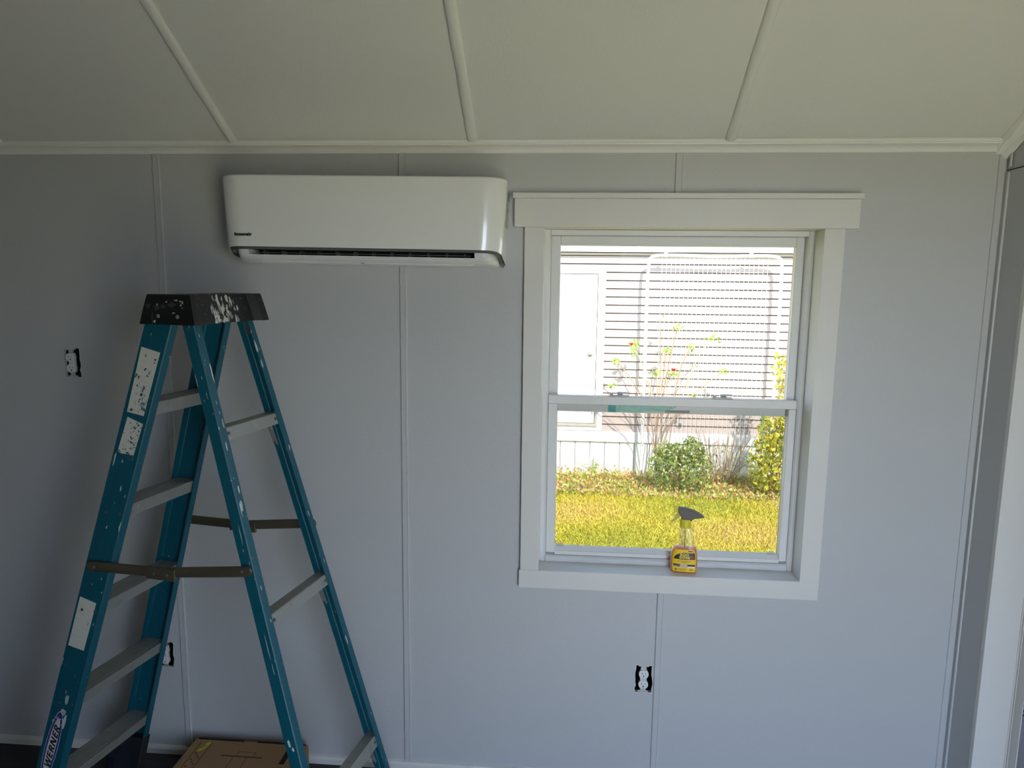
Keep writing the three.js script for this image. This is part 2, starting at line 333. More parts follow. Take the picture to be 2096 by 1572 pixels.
// ---------------------------------------------------------------- outlets without cover plates
{
  const ivory = mat(lin(0.72, 0.72, 0.71), 0.35), dark = mat(lin(0.012, 0.012, 0.012), 0.7), zinc = mat(lin(0.55, 0.55, 0.54), 0.4, { metalness: 0.6 });
  const boxm = mat(lin(0.008, 0.009, 0.011), 0.8);
  const labels = ['bare duplex outlet high on the wall left of the ladder', 'bare duplex outlet under the window beside the wall batten', 'bare duplex outlet low on the wall half hidden behind the ladder leg'];
  outletAt.forEach(([x, y], n) => {
    const o = thing('wall_outlet', labels[n], 'outlet', [x, y, 0], 'uncovered duplex outlets');
    // box in the wall, open to the room
    put('electrical_box', [bx(-0.034, 0.034, -0.056, 0.056, -0.072, -0.070), bx(-0.036, -0.034, -0.056, 0.056, -0.072, -0.0125), bx(0.034, 0.036, -0.056, 0.056, -0.072, -0.0125), bx(-0.034, 0.034, 0.054, 0.056, -0.072, -0.0125), bx(-0.034, 0.034, -0.056, -0.054, -0.072, -0.0125)], boxm, o);
    const q = new THREE.Group(); q.name = 'receptacle'; q.rotation.z = [0.03, -0.01, 0][n]; q.position.set([-0.003, -0.001, -0.004][n], 0, 0.001); o.add(q);
    // the two rounded faces, flat top and bottom
    for (const s of [-1, 1]) {
      const pr = []; const R = 0.0172, fl = 0.0142;
      for (let i = 0; i < 40; i++) { const t = i / 40 * Math.PI * 2; pr.push([Math.cos(t) * R, Math.max(-fl, Math.min(fl, Math.sin(t) * R)) + s * 0.0195]); }
      const f = put('face', prism(pr, 'z', -0.005, 0.004), ivory, q);
      const cy = s * 0.0195;
      put('slot', [bx(-0.0071, -0.0055, cy - 0.001, cy + 0.0065, 0.0035, 0.0042), bx(0.0055, 0.0069, cy, cy + 0.006, 0.0035, 0.0042), cyl(0.0026, 0.0026, 0.0007, [0, cy - 0.0068, 0.0038], 'z', 14)], dark, f);
    }
    put('body', bx(-0.0115, 0.0115, -0.034, 0.034, -0.012, -0.001, 0.002), ivory, q);
    put('screw', cyl(0.0026, 0.0026, 0.002, [0, 0, 0], 'z', 12), zinc, q);
    put('strap', [bx(-0.0095, 0.0095, 0.032, 0.0505, -0.004, -0.0025), bx(-0.0095, 0.0095, -0.0505, -0.032, -0.004, -0.0025), bx(-0.018, 0.018, 0.045, 0.052, -0.004, -0.0022, 0.001), bx(-0.018, 0.018, -0.052, -0.045, -0.004, -0.0022, 0.001)], zinc, q);
    put('mounting_screw', [cyl(0.0036, 0.0036, 0.003, [0, 0.0415, -0.0015], 'z', 12), cyl(0.0036, 0.0036, 0.003, [0, -0.0415, -0.0015], 'z', 12)], zinc, q);
    // chalky torn lip of the sheet round the hole
    const inner = outletHole[n].map(([a, c]) => [a - x, c - y]);
    const outer = inner.map(([a, c], i) => { const k = 1 + (rnd() < 0.45 ? rr(0.0, 0.03) : rr(0.03, 0.17)); return [a * k, c * (1 + (k - 1) * 0.55)]; });
    put('torn_edge', prism(outer, 'z', 0, 0.0008, [inner]), M.raw, o);
  });
}

// ---------------------------------------------------------------- air conditioner
{
  const ac = thing('air_conditioner', 'white wall-mounted mini-split air conditioner left of the window', 'air conditioner', [-0.648, 1.845, 0]);
  ac.rotation.z = -0.009;
  const shell = mat(lin(0.80, 0.80, 0.78), 0.16, { clearcoat: 0.5, clearcoatRoughness: 0.08 });
  const satin = mat(lin(0.74, 0.745, 0.745), 0.3);
  const grey = mat(lin(0.10, 0.105, 0.105), 0.45), black = mat(lin(0.008, 0.008, 0.009), 0.6);
  const HW = 0.4505, ZF = 0.207, TOP = 0.267;
  // plan outline from right rear round the front to left rear
  const plan = (hw, zf, R, n = 14) => { const q = [[hw, 0]];
    for (let i = 0; i <= n; i++) { const t = i / n * Math.PI / 2; q.push([hw - R * 1.25 + R * 1.25 * Math.cos(t), zf - R + R * Math.sin(t)]); }
    for (let i = 0; i <= n; i++) { const t = i / n * Math.PI / 2; q.push([-hw + R * 1.25 - R * 1.25 * Math.sin(t), zf - R + R * Math.cos(t)]); }
    q.push([-hw, 0]); return q; };
  const lowEdge = (z) => { const t = Math.max(0, Math.min(1, (ZF - z) / 0.10)); return 0.0495 - 0.042 * t * t * (1.6 - 0.6 * t); };
  // shell: rows from bottom edge to top edge, narrower below, softened top edge
  {
    const P = plan(HW, ZF, 0.062), rows = 14, pos = [], idx = [];
    const row = (k) => P.map(([x, z]) => {
      const t = Math.min(1, k / (rows - 3)), y0 = lowEdge(z), y1 = TOP - 0.006;
      let y = y0 + (y1 - y0) * t, s = 0.970 + 0.030 * Math.min(1, y / 0.25), zz = z * (1 - 0.02 * Math.pow(1 - y / TOP, 2));
      if (k === rows - 2) { y = TOP - 0.0018; s -= 0.004; zz *= 0.987; }
      if (k === rows - 1) { y = TOP; s -= 0.012; zz *= 0.962; }
      return [x * s, y, zz];
    });
    for (let k = 0; k < rows; k++) for (const p of row(k)) pos.push(...p);
    const n = P.length;
    for (let k = 0; k < rows - 1; k++) for (let i = 0; i < n - 1; i++) { const A = k * n + i, B = A + 1, C = A + n, D = C + 1; idx.push(A, C, B, B, C, D); }
    const base = pos.length / 3; for (const p of row(rows - 1)) pos.push(...p);   // lid
    for (let i = 1; i < n - 1; i++) idx.push(base, base + i + 1, base + i);
    const g = new THREE.BufferGeometry(); g.setAttribute('position', new THREE.Float32BufferAttribute(pos, 3)); g.setIndex(idx); g.computeVertexNormals();
    const h = g.toNonIndexed();
    const fp = put('front_panel', h, shell, ac);
    // maker's name printed on the panel
    const tx = canvasTex(512, 128, (c, w, hh) => { c.clearRect(0, 0, w, hh); c.fillStyle = '#232323'; c.font = '900 108px sans-serif'; c.strokeStyle = '#232323'; c.lineWidth = 9; c.save(); c.scale(1.04, 0.84); c.fillText('innovair', 12, 120); c.strokeText('innovair', 12, 120); c.restore(); });
    const pl = new THREE.PlaneGeometry(0.063, 0.0158); pl.userData.keepUV = true;
    const lg = put('printed_logo', pl, mat(0xffffff, 0.4, { map: tx, transparent: true, alphaTest: 0.4 }), fp); lg.position.set(-0.364, 0.0865, ZF - 0.0005); lg.rotation.x = -0.01;
    const st = canvasTex(64, 256, (c, w, hh) => { c.fillStyle = '#b9bbb2'; c.fillRect(0, 0, w, hh); c.fillStyle = '#6d716f'; c.fillRect(0, 0, w, 66); c.fillStyle = '#44494a'; c.fillRect(6, 8, 52, 14); c.fillStyle = '#7d807c'; for (let i = 0; i < 15; i++) c.fillRect(8, 76 + i * 11, 22 + (i * 37) % 26, 5); c.fillStyle = '#5d6262'; c.fillRect(26, 112, 26, 34); });
    const sx = (y) => HW * (0.970 + 0.030 * Math.min(1, y / 0.25)) + 0.0004, sg = new THREE.BufferGeometry(), c4 = [[0.122, 0.112], [0.122, 0.050], [0.236, 0.050], [0.236, 0.112]].map(([y, z]) => [sx(y), y, z]);
    sg.setAttribute('position', new THREE.Float32BufferAttribute([...c4[0], ...c4[1], ...c4[2], ...c4[0], ...c4[2], ...c4[3]], 3)); sg.setAttribute('uv', new THREE.Float32BufferAttribute([0, 0, 1, 0, 1, 1, 0, 0, 1, 1, 0, 1], 2)); sg.computeVertexNormals(); sg.userData.keepUV = true;
    put('rating_label', sg, mat(0xffffff, 0.5, { map: st }), fp);
  }
  // grey lip recessed under the panel
  const lipP = [...plan(HW * 0.972 - 0.004, ZF - 0.004, 0.058)];
  {
    const pos = [], idx = [], n = lipP.length;
    for (const d of [0.004, -0.0085]) for (const [x, z] of lipP) pos.push(x * (d < 0 ? 0.988 : 1), lowEdge(z + 0.004) + d, z - (d < 0 ? 0.006 : 0));
    for (let i = 0; i < n - 1; i++) idx.push(i, i + n, i + 1, i + 1, i + n, i + n + 1);
    const g = new THREE.BufferGeometry(); g.setAttribute('position', new THREE.Float32BufferAttribute(pos, 3)); g.setIndex(idx); g.computeVertexNormals();
    grey.side = THREE.DoubleSide; put('lip', g, grey, ac);
  }
  // lower casing: profile (z, y) swept along x; end caps solid, middle hollow
  const prof = [[0, 0.0], [0.09, 0.0], [0.128, 0.003], [0.150, 0.009], [0.165, 0.019], [0.174, 0.031], [0.178, 0.043], [0.172, 0.055], [0, 0.06]];
  const ex = HW * 0.937;
  const endCap = (x0, x1, s) => { const g = prism(prof, 'x', 0, 1, [], 10), p = g.attributes.position;
    for (let i = 0; i < p.count; i++) { const t = p.getX(i), u = s > 0 ? t : 1 - t, k = 1 - 0.36 * Math.pow(Math.max(0, (u - 0.35) / 0.65), 2.4); p.setX(i, x0 + (x1 - x0) * t); p.setZ(i, p.getZ(i) * k); }
    g.computeVertexNormals(); return g; };
  put('end_cap', endCap(0.355, ex, 1), satin, ac);
  put('end_cap', endCap(-ex, -0.365, -1), satin, ac);
  put('underside', prism([[0, 0], [0.085, 0.0], [0.085, 0.006], [0.06, 0.06], [0, 0.06]], 'x', -0.365, 0.355), satin, ac);
  put('air_outlet', prism([[0.06, 0.006], [0.092, 0.006], [0.096, 0.042], [0.186, 0.043], [0.186, 0.058], [0.05, 0.06]], 'x', -0.365, 0.355), black, ac);
  for (let i = 0; i < 12; i++) put('vane', bx(-0.332 + i * 0.059, -0.328 + i * 0.059, 0.016, 0.040, 0.10, 0.138, 0.0008), grey, ac);
  put('vane_bar', bx(-0.345, 0.34, 0.0315, 0.0345, 0.139, 0.143, 0.001), mat(lin(0.16, 0.17, 0.17), 0.4), ac);
  const flapP = [[0.085, 0.0015], [0.120, 0.0025], [0.142, 0.0070], [0.156, 0.0145], [0.163, 0.0225], [0.1625, 0.0265], [0.1600, 0.0255], [0.153, 0.0175], [0.140, 0.0105], [0.119, 0.0060], [0.085, 0.0045]];
  const fl = put('louver_flap', prism(flapP, 'x', -0.368, 0.358), satin, ac);
  put('flap_ridge', prism([[0.118, 0.0030], [0.1425, 0.0080], [0.1445, 0.0062], [0.143, 0.0030], [0.120, 0.0006]], 'x', -0.335, 0.352), satin, fl);
  put('indicator_mark', bx(-0.012, 0.0, 0.0042, 0.0062, 0.1430, 0.1450), grey, fl);
}

// ---------------------------------------------------------------- step ladder
{
  const T0 = -0.1864, HT = 1.755;
  const lad = thing('step_ladder', 'teal fiberglass step ladder with black top cap splashed with white paint', 'ladder', [-1.0139, 0, 0.4667]);
  lad.rotation.y = T0;
  // local: x from the step side to the rear, z towards the room
  const P = { uA: -0.065, kF: 0.3207, wF: 0.0875, uB: 0.0086, kR: 0.2715, wR: 0.0374, w0: 0.12, kW: 0.052, w0r: 0.1225, kWr: 0.0518 };
  const uF = (y) => P.uA - P.kF * (HT - y), uR = (y) => P.uB + P.kR * (HT - y);
  const wf = (y) => P.w0 + P.kW * (HT - y), wr = (y) => P.w0r + P.kWr * (HT - y);
  const teal = '#005062';
  // paint marks on a rail: canvas covers 0.16 m across by 1.8 m up
  const rk = (n) => { let s = n; return () => { s = (s * 1664525 + 1013904223) >>> 0; return s / 4294967296; }; };
  const railTex = (sd, blobs, specks) => canvasTex(256, 2048, (c, w, h) => {
    const r = rk(sd), X = (u) => u / 0.16 * w, Y = (y) => h - y / 1.8 * h;
    c.fillStyle = teal; c.fillRect(0, 0, w, h);
    for (let i = 0; i < 900; i++) { c.fillStyle = r() < 0.5 ? 'rgba(0,40,60,0.06)' : 'rgba(90,190,210,0.05)'; c.fillRect(r() * w, r() * h, 1 + r() * 2, 20 + r() * 160); }
    const blob = (u, y, su, sy) => { c.fillStyle = ['#d9dad2', '#c9cdc8', '#b8bdb8'][Math.floor(r() * 3)]; c.beginPath(); const n = 11;
      for (let i = 0; i < n; i++) { const t = i / n * 6.283, k = 0.55 + 0.6 * r(); c.lineTo(X(u + Math.cos(t) * su * k), Y(y + Math.sin(t) * sy * k)); } c.fill(); };
    for (const b of blobs) blob(...b);
    for (let i = 0; i < specks; i++) blob(r() < 0.5 ? r() * 0.16 : 0.02 + r() * 0.1, r() * 1.75, 0.0006 + r() * 0.0014, 0.001 + r() * r() * 0.006);
  });
  const rail = (name, front, near, tex) => {
    const W = front ? P.wF : P.wR, D = front ? 0.026 : 0.027, t = 0.004, s = near ? 1 : -1, y1 = front ? 1.72 : 1.72, y0 = 0.012;
    // C section in (u, depth): web at depth 0, flanges reaching inward
    const e = 0.0025, pts = [[e, 0], [W - e, 0], [W, -e], [W, -D], [W - t, -D], [W - t, -t - 0.002], [W - t - 0.002, -t], [t + 0.002, -t], [t, -t - 0.002], [t, -D], [0, -D], [0, -e]];
    let g = prism(pts.map(([a, b]) => [a, b * s]), 'y', y0, y1, [], 1);
    if (s < 0) g = flip(g);
    const p = g.attributes.position, uv = new Float32Array(p.count * 2);
    for (let i = 0; i < p.count; i++) {
      const a = p.getX(i), y = p.getY(i), b = p.getZ(i);
      uv[i * 2] = (a + (a > W - 0.001 ? Math.abs(b) : a < 0.001 ? 0.1 + Math.abs(b) : 0)) / 0.16; uv[i * 2 + 1] = y / 1.8;
      p.setXYZ(i, a + (front ? uF(y) : uR(y)), y, b + s * (front ? wf(y) : wr(y)));
    }
    g.setAttribute('uv', new THREE.BufferAttribute(uv, 2)); g.computeVertexNormals(); g.userData.keepUV = true;
    return put(name, g, mat(0xffffff, 0.5, { map: tex }), lad);
  };
  const A = rail('front_rail', true, true, railTex(11, [[0.012, 1.304, 0.003, 0.022], [0.039, 1.297, 0.003, 0.006], [0.056, 1.221, 0.003, 0.009], [0.076, 1.2, 0.002, 0.006], [0.084, 1.113, 0.003, 0.016], [0.041, 1.107, 0.003, 0.005], [0.067, 0.956, 0.002, 0.005], [0.079, 0.916, 0.002, 0.004], [0.078, 0.818, 0.002, 0.005], [0.003, 0.69, 0.003, 0.014], [0.052, 0.577, 0.007, 0.018], [0.042, 0.6, 0.002, 0.008], [0.05, 0.535, 0.012, 0.012], [0.062, 0.505, 0.009, 0.025], [0.026, 0.5, 0.007, 0.01]], 30));
  const C = rail('front_rail', true, false, railTex(12, [], 25));
  const B = rail('rear_rail', false, true, railTex(13, [[0.003, 1.53, 0.003, 0.018], [0.062, 1.55, 0.003, 0.03], [0.058, 1.42, 0.003, 0.014], [0.05, 1.36, 0.003, 0.014], [0.056, 1.245, 0.003, 0.012], [0.05, 1.205, 0.006, 0.016], [0.046, 1.195, 0.002, 0.022], [0.024, 1.135, 0.0016, 0.03], [0.02, 1.09, 0.0016, 0.006], [0.022, 0.84, 0.0014, 0.04], [0.023, 0.78, 0.0014, 0.016], [0.016, 0.582, 0.004, 0.012], [0.024, 0.567, 0.005, 0.006], [0.05, 0.99, 0.002, 0.008], [0.056, 0.9, 0.002, 0.006]], 90));
  const D = rail('rear_rail', false, false, railTex(14, [[0.06, 1.60, 0.004, 0.02], [0.058, 1.55, 0.003, 0.014], [0.05, 1.3, 0.003, 0.012], [0.055, 1.1, 0.003, 0.01], [0.05, 0.95, 0.002, 0.01], [0.058, 0.7, 0.003, 0.02]], 110));
  // direction of the near front rail web, for stickers
  const sticker = (name, corners, tex) => {           // corners [u offset, y] anticlockwise from lower left
    const g = new THREE.BufferGeometry(), pos = [], d = 0.0006;
    const q = corners.map(([u, y]) => [u + uF(y), y, wf(y) + d]), k = corners.map(([u, y]) => [u + uF(y), y, wf(y) + 0.00005]);
    const quad = (a, b, c, e) => pos.push(...a, ...b, ...c, ...a, ...c, ...e);
    quad(...q); for (let i = 0; i < 4; i++) { const j = (i + 1) % 4; quad(k[i], k[j], q[j], q[i]); }
    const uv = [0, 0, 1, 0, 1, 1, 0, 0, 1, 1, 0, 1]; for (let i = 0; i < 24; i++) uv.push(0.5, 0.5);
    g.setAttribute('position', new THREE.Float32BufferAttribute(pos, 3)); g.setAttribute('uv', new THREE.Float32BufferAttribute(uv, 2)); g.computeVertexNormals(); g.userData.keepUV = true;
    return put(name, g, mat(0xffffff, 0.55, { map: tex, alphaTest: 0.5 }), A);
  };
  const worn = (sd, wear, corner) => canvasTex(128, 320, (c, w, h) => {
    const r = rk(sd); c.fillStyle = '#d3d2c8'; c.fillRect(0, 0, w, h);
    c.fillStyle = 'rgba(120,122,118,0.35)'; for (let i = 0; i < 40; i++) c.fillRect(r() * w, r() * h, 20 + r() * 60, 1);
    c.globalCompositeOperation = 'destination-out'; c.fillStyle = '#000';
    for (let i = 0; i < wear; i++) { const y = h * Math.pow(r(), 0.55), x = w * (r() < 0.6 ? 0.55 + 0.45 * r() : r()); c.beginPath(); for (let k = 0; k < 8; k++) c.lineTo(x + (r() - 0.5) * 22, y + (r() - 0.5) * 26); c.fill(); }
    if (corner) { c.beginPath(); c.moveTo(w, h); c.lineTo(w * 0.2, h); c.lineTo(w, h * 0.86); c.fill(); }
  });
  sticker('warning_label', [[0.015, 1.436], [0.072, 1.427], [0.074, 1.6], [0.010, 1.614]], worn(3, 34, false));
  sticker('warning_label', [[0.016, 1.325], [0.07, 1.302], [0.076, 1.405], [0.021, 1.422]], worn(5, 60, true));
  sticker('blank_label', [[0.010, 0.744], [0.068, 0.735], [0.07, 0.882], [0.010, 0.895]], worn(8, 1, false));
  sticker('maker_label', [[0.012, 0.31], [0.060, 0.30], [0.066, 0.53], [0.018, 0.545]], canvasTex(192, 820, (c, w, h) => {
    c.clearRect(0, 0, w, h); const el = (rx, ry, col) => { c.fillStyle = col; c.beginPath(); c.ellipse(w / 2, h / 2, rx, ry, 0, 0, 7); c.fill(); };
    el(94, 408, '#d7d7d2'); el(86, 398, '#1c2a86'); el(62, 330, '#dcdcd6');
    c.save(); c.translate(w / 2, h / 2); c.rotate(-Math.PI / 2); c.fillStyle = '#0b0b0d'; c.font = 'italic 900 118px sans-serif'; c.textAlign = 'center'; c.textBaseline = 'middle'; c.fillText('WERNER', 0, 6, 560); c.restore();
    c.fillStyle = '#c9c9c2'; const r = rk(77); for (let i = 0; i < 14; i++) { c.beginPath(); const x = 40 + r() * 120, y = 60 + r() * 90; for (let k = 0; k < 8; k++) c.lineTo(x + (r() - 0.5) * 50, y + (r() - 0.5) * 50); c.fill(); }
  }));
  // treads
  const alu = mat(lin(0.38, 0.39, 0.38), 0.5, { metalness: 0.45, map: canvasTex(512, 512, (c, w, h) => {
    const r = rk(21); c.fillStyle = '#e8e8e4'; c.fillRect(0, 0, w, h);
    for (let i = 0; i < 500; i++) { c.fillStyle = r() < 0.6 ? 'rgba(90,90,84,0.10)' : 'rgba(255,255,255,0.35)'; c.beginPath(); c.ellipse(r() * w, r() * h, 1 + r() * 4, 1 + r() * 9, r() * 3, 0, 7); c.fill(); }
    for (let i = 0; i < 26; i++) { c.fillStyle = '#ffffff'; c.beginPath(); const x = r() * w, y = r() * h, s = 2 + r() * 6; for (let k = 0; k < 9; k++) c.lineTo(x + (r() - 0.5) * s * 2, y + (r() - 0.5) * s * 3); c.fill(); }
  }) });
  const rivet = mat(lin(0.10, 0.12, 0.12), 0.45, { metalness: 0.4 });
  for (let k = 1; k <= 5; k++) {
    const y = k / 6 * HT, u0 = uF(y) + 0.002, u1 = uF(y) + P.wF - 0.006, h = 0.038, n = 5, pts = [[u0, y - h], [u0 + 0.002, y - h], [u0 + 0.0022, y - 0.004]];
    pts.push([u1 - 0.0022, y - 0.004], [u1 - 0.002, y - h], [u1, y - h], [u1, y - 0.0012], [u1 - 0.0012, y]);
    for (let i = n; i >= 0; i--) { const a = u0 + 0.006 + (u1 - u0 - 0.012) * i / n; pts.push([a + 0.0022, y], [a + 0.0012, y - 0.0016], [a - 0.0012, y - 0.0016], [a - 0.0022, y]); }
    pts.push([u0 + 0.0012, y], [u0, y - 0.0012]);
    for (const q of pts) q[0] += P.kF * (q[1] - y);
    const tr = put('tread', prism(pts, 'z', -wf(y) + 0.0045, wf(y) - 0.0045), alu, lad);
    for (const s of [-1, 1]) put('rivet', [cyl(0.004, 0.004, 0.003, [u0 + 0.02, y - 0.02, s * (wf(y - 0.02) + 0.0012)], 'z', 12), cyl(0.004, 0.004, 0.003, [u1 - 0.014, y - 0.02, s * (wf(y - 0.02) + 0.0012)], 'z', 12)], rivet, tr);
  }
  // rear cross bars with gussets
  const shear = (y, q) => q.map(([a, b]) => [a - P.kR * (b - y), b]);
  for (const [y, z1] of [[1.39, 1], [0.895, 1], [0.37, 1]]) {
    const u = uR(y) + 0.002, W = P.wR - 0.004, hb = 0.016, wv = wr(y) - 0.0045;
    const bar = put('rear_bar', prism(shear(y, [[u + W - 0.002, y - hb], [u + W, y - hb], [u + W, y + hb - 0.002], [u + W - 0.002, y + hb], [u, y + hb], [u, y + hb - 0.002], [u + W - 0.002, y + hb - 0.002]]), 'z', -wv, wv), alu, lad);
    for (const s of [-1, 1]) {
      put('rivet', cyl(0.0045, 0.0045, 0.003, [u + W + 0.001, y, s * (wv - 0.03)], 'x', 12), rivet, bar);
      const q = [[wv - 0.001, y - hb - 0.075], [wv - 0.004, y - hb - 0.085], [wv - 0.05, y - hb + 0.004], [wv - 0.04, y - hb + 0.004]].map(([a, b]) => [a * s, b]);
      put('gusset', prism(s > 0 ? q : q.reverse(), 'x', u + W * 0.45, u + W * 0.75), alu, bar);
    }
  }
  // spreaders
  const bronze = mat(lin(0.10, 0.085, 0.058), 0.4, { metalness: 0.35 });
  for (const near of [true, false]) {
    const s = near ? 1 : -1, ya = near ? 0.992 : 1.026, yb = near ? 1.037 : 1.058, ym = near ? 1.002 : 1.028;
    const off = near ? 0.006 : -0.006, za = s * wf(ya) + off, zb = s * wr(yb) + off;
    const ua = uF(ya) + (near ? 0.03 : 0.06), ub = uR(yb) + 0.02, um = ua + (ub - ua) * 0.47;
    const sp = new THREE.Group(); sp.name = 'spreader'; lad.add(sp);
    const arm = (u0, y0, zz0, u1, y1, zz1) => {
      const L = Math.hypot(u1 - u0, y1 - y0, zz1 - zz0), pr = []; for (let i = 0; i <= 12; i++) { const t = Math.PI * i / 12; pr.push([0.0145 * Math.cos(t), 0.006 * Math.sin(t)]); }
      const sh = [[-0.0145, -0.0022], [0.0145, -0.0022], ...pr];
      const g = new THREE.ExtrudeGeometry(new THREE.Shape(sh.map((p) => new THREE.Vector2(...p))), { depth: L, bevelEnabled: true, bevelThickness: 0.006, bevelSize: 0.0008, bevelOffset: -0.0008, bevelSegments: 2 });
      const dir = new THREE.Vector3(u1 - u0, y1 - y0, zz1 - zz0).normalize(), out = new THREE.Vector3(0, 0, 1), up = out.clone().cross(dir).normalize();
      g.applyMatrix4(new THREE.Matrix4().makeBasis(up, dir.clone().cross(up), dir)); g.translate(u0, y0, zz0); return g;
    };
    const zm = za + (zb - za) * 0.47;
    put('arm', arm(ua, ya, za, um, ym, zm), bronze, sp);
    put('arm', arm(um, ym, zm, ub, yb, zb), bronze, sp);
    put('arm_end', [cyl(0.0143, 0.0148, 0.0075, [ua, ya, za + 0.0015], 'z', 24), cyl(0.0143, 0.0148, 0.0075, [ub, yb, zb + 0.0015], 'z', 24)], bronze, sp);
    const cb = put('hinge_bracket', bx(um - 0.046, um + 0.046, ym - 0.019, ym + 0.015, zm - 0.002, zm + 0.0085, 0.002), bronze, sp);
    put('rivet', [-0.022, 0.022].map((d) => new THREE.SphereGeometry(0.0048, 12, 8).scale(1, 1, 0.6).translate(um + d, ym - 0.002, zm + 0.0088)), rivet, cb);
    put('rivet', [new THREE.SphereGeometry(0.005, 12, 8).scale(1, 1, 0.6).translate(ua + 0.012, ya, za + 0.005), new THREE.SphereGeometry(0.005, 12, 8).scale(1, 1, 0.6).translate(ub - 0.012, yb, zb + 0.005)], rivet, sp);
  }
  // boots and corner guards
  const boot = mat(lin(0.012, 0.013, 0.016), 0.6), navy = mat(lin(0.008, 0.012, 0.022), 0.5);
  for (const [front, near] of [[1, 1], [1, 0], [0, 1], [0, 0]]) {
    const s = near ? 1 : -1, W = front ? P.wF : P.wR, U = front ? uF : uR, Wz = front ? wf : wr;
    const top = front ? 0.20 : 0.245, g = bx(-0.004, W + 0.004, 0, top, -0.017, 0.017, 0.004), p = g.attributes.position;
    for (let i = 0; i < p.count; i++) { const y = p.getY(i); p.setXYZ(i, p.getX(i) + U(y), y, p.getZ(i) + s * (Wz(y) - 0.013)); }
    const b = put('boot', g, boot, lad);
    const zi = Wz(0.1) - 0.03, q = [[zi, 0.04], [zi, top], [zi - 0.03, top - 0.01], [zi - 0.07, 0.16], [zi - 0.085, 0.09], [zi - 0.08, 0.04]].map(([a, c]) => [a * s, c]);
    put('corner_guard', prism(s > 0 ? q : q.reverse(), 'x', U(0.12) + W * 0.3, U(0.12) + W * 0.6), navy, b);
    put('sole', bx(U(0) - 0.006, U(0) + W + 0.006, 0, 0.014, Math.min(s * (Wz(0) + 0.008), s * (Wz(0) - 0.034)), Math.max(s * (Wz(0) + 0.008), s * (Wz(0) - 0.034)), 0.003), boot, b);
  }
  // top cap: waisted in plan, flaring downwards
  {
    const outline = (f) => { // f 0 top, 1 bottom
      const eu = 0.072 + 0.018 * f, mu = 0.048 + 0.020 * f, L = 0.150 + 0.010 * f, wd = 0.036, q = [];
      const half = [[eu - 0.006, L], [eu, L - 0.008], [eu, L - wd], [mu, L - wd - 0.012], [mu, -(L - wd - 0.012)], [eu, -(L - wd)], [eu, -(L - 0.008)], [eu - 0.006, -L]];
      for (const [a, b] of half) q.push([a, b]); for (const [a, b] of half.slice().reverse()) q.push([-a, b]);
      return q.map(([a, b]) => [a + 0.013, b]);
    };
    const pos = [], idx = [], rows = [[1, 1.677], [1, 1.680], [0.55, 1.715], [0.05, 1.7505], [-0.03, 1.7535], [-0.1, 1.7545]];
    const n = outline(0).length;
    for (const [f, y] of rows) for (const [u, z] of outline(f)) pos.push(u, y + (f === 1 && Math.abs(z) < 0.1 ? 0.012 : 0), z);
    for (let k = 0; k < rows.length - 1; k++) for (let i = 0; i < n; i++) { const a = k * n + i, b = k * n + (i + 1) % n; idx.push(a, b, a + n, b, b + n, a + n); }
    const tri = THREE.ShapeUtils.triangulateShape(outline(-0.1).map((p) => new THREE.Vector2(...p)), []);
    const o = (rows.length - 1) * n; for (const [a, b, c] of tri) idx.push(o + a, o + b, o + c);
    for (const [a, b, c] of tri) idx.push(c, b, a);
    let g = new THREE.BufferGeometry(); g.setAttribute('position', new THREE.Float32BufferAttribute(pos, 3)); g.setIndex(idx); g = g.toNonIndexed(); g.computeVertexNormals();
    const p = g.attributes.position, N = g.attributes.normal, uv = new Float32Array(p.count * 2);
    for (let i = 0; i < p.count; i++) {           // left half of the sheet: end faces, right half: long faces
      const long = Math.abs(N.getX(i)) > 0.5, v = (p.getY(i) - 1.67) / 0.09;
      uv[i * 2] = long ? 0.5 + 0.5 * (0.16 - p.getZ(i)) / 0.32 : 0.5 * (p.getX(i) + 0.08) / 0.19; uv[i * 2 + 1] = Math.abs(N.getY(i)) > 0.7 ? 0.02 : v;
    }
    g.setAttribute('uv', new THREE.BufferAttribute(uv, 2)); g.userData.keepUV = true;
    const tx = canvasTex(1024, 256, (c, w, h) => {
      const r = rk(33); c.fillStyle = '#0d0e0f'; c.fillRect(0, 0, w, h);
      const bl = (x, y, sx, sy, col) => { c.fillStyle = col; c.beginPath(); for (let k = 0; k < 11; k++) { const t = k / 11 * 6.28, q = 0.5 + 0.7 * r(); c.lineTo(x + Math.cos(t) * sx * q, y + Math.sin(t) * sy * q); } c.fill(); };
      for (const [x, y, sx, sy] of [[90, 100, 26, 20], [165, 105, 24, 30], [215, 100, 22, 18], [290, 90, 44, 24], [130, 190, 14, 60]]) bl(x, y, sx, sy, '#3d3e3d');
      for (const [x, y, sx, sy] of [[240, 70, 10, 8], [320, 58, 16, 8], [355, 66, 14, 7], [372, 74, 8, 14], [360, 92, 8, 10], [300, 150, 18, 5], [372, 112, 8, 4], [150, 215, 10, 16], [165, 90, 6, 10], [200, 240, 6, 5]]) bl(x, y, sx, sy, '#b9bab4');
      for (let i = 0; i < 46; i++) { const x = 512 + 150 + r() * 190, y = 40 + r() * 190; bl(x, y, 3 + r() * 9, 10 + r() * 38, r() < 0.7 ? '#c6c8c1' : '#8f918c'); }
      for (let i = 0; i < 70; i++) bl(512 + r() * 512, r() * h, 1 + r() * 3, 1 + r() * 4, '#8d908c');
    });
    const cap = put('top_cap', g, mat(0xffffff, 0.5, { map: tx }), lad);
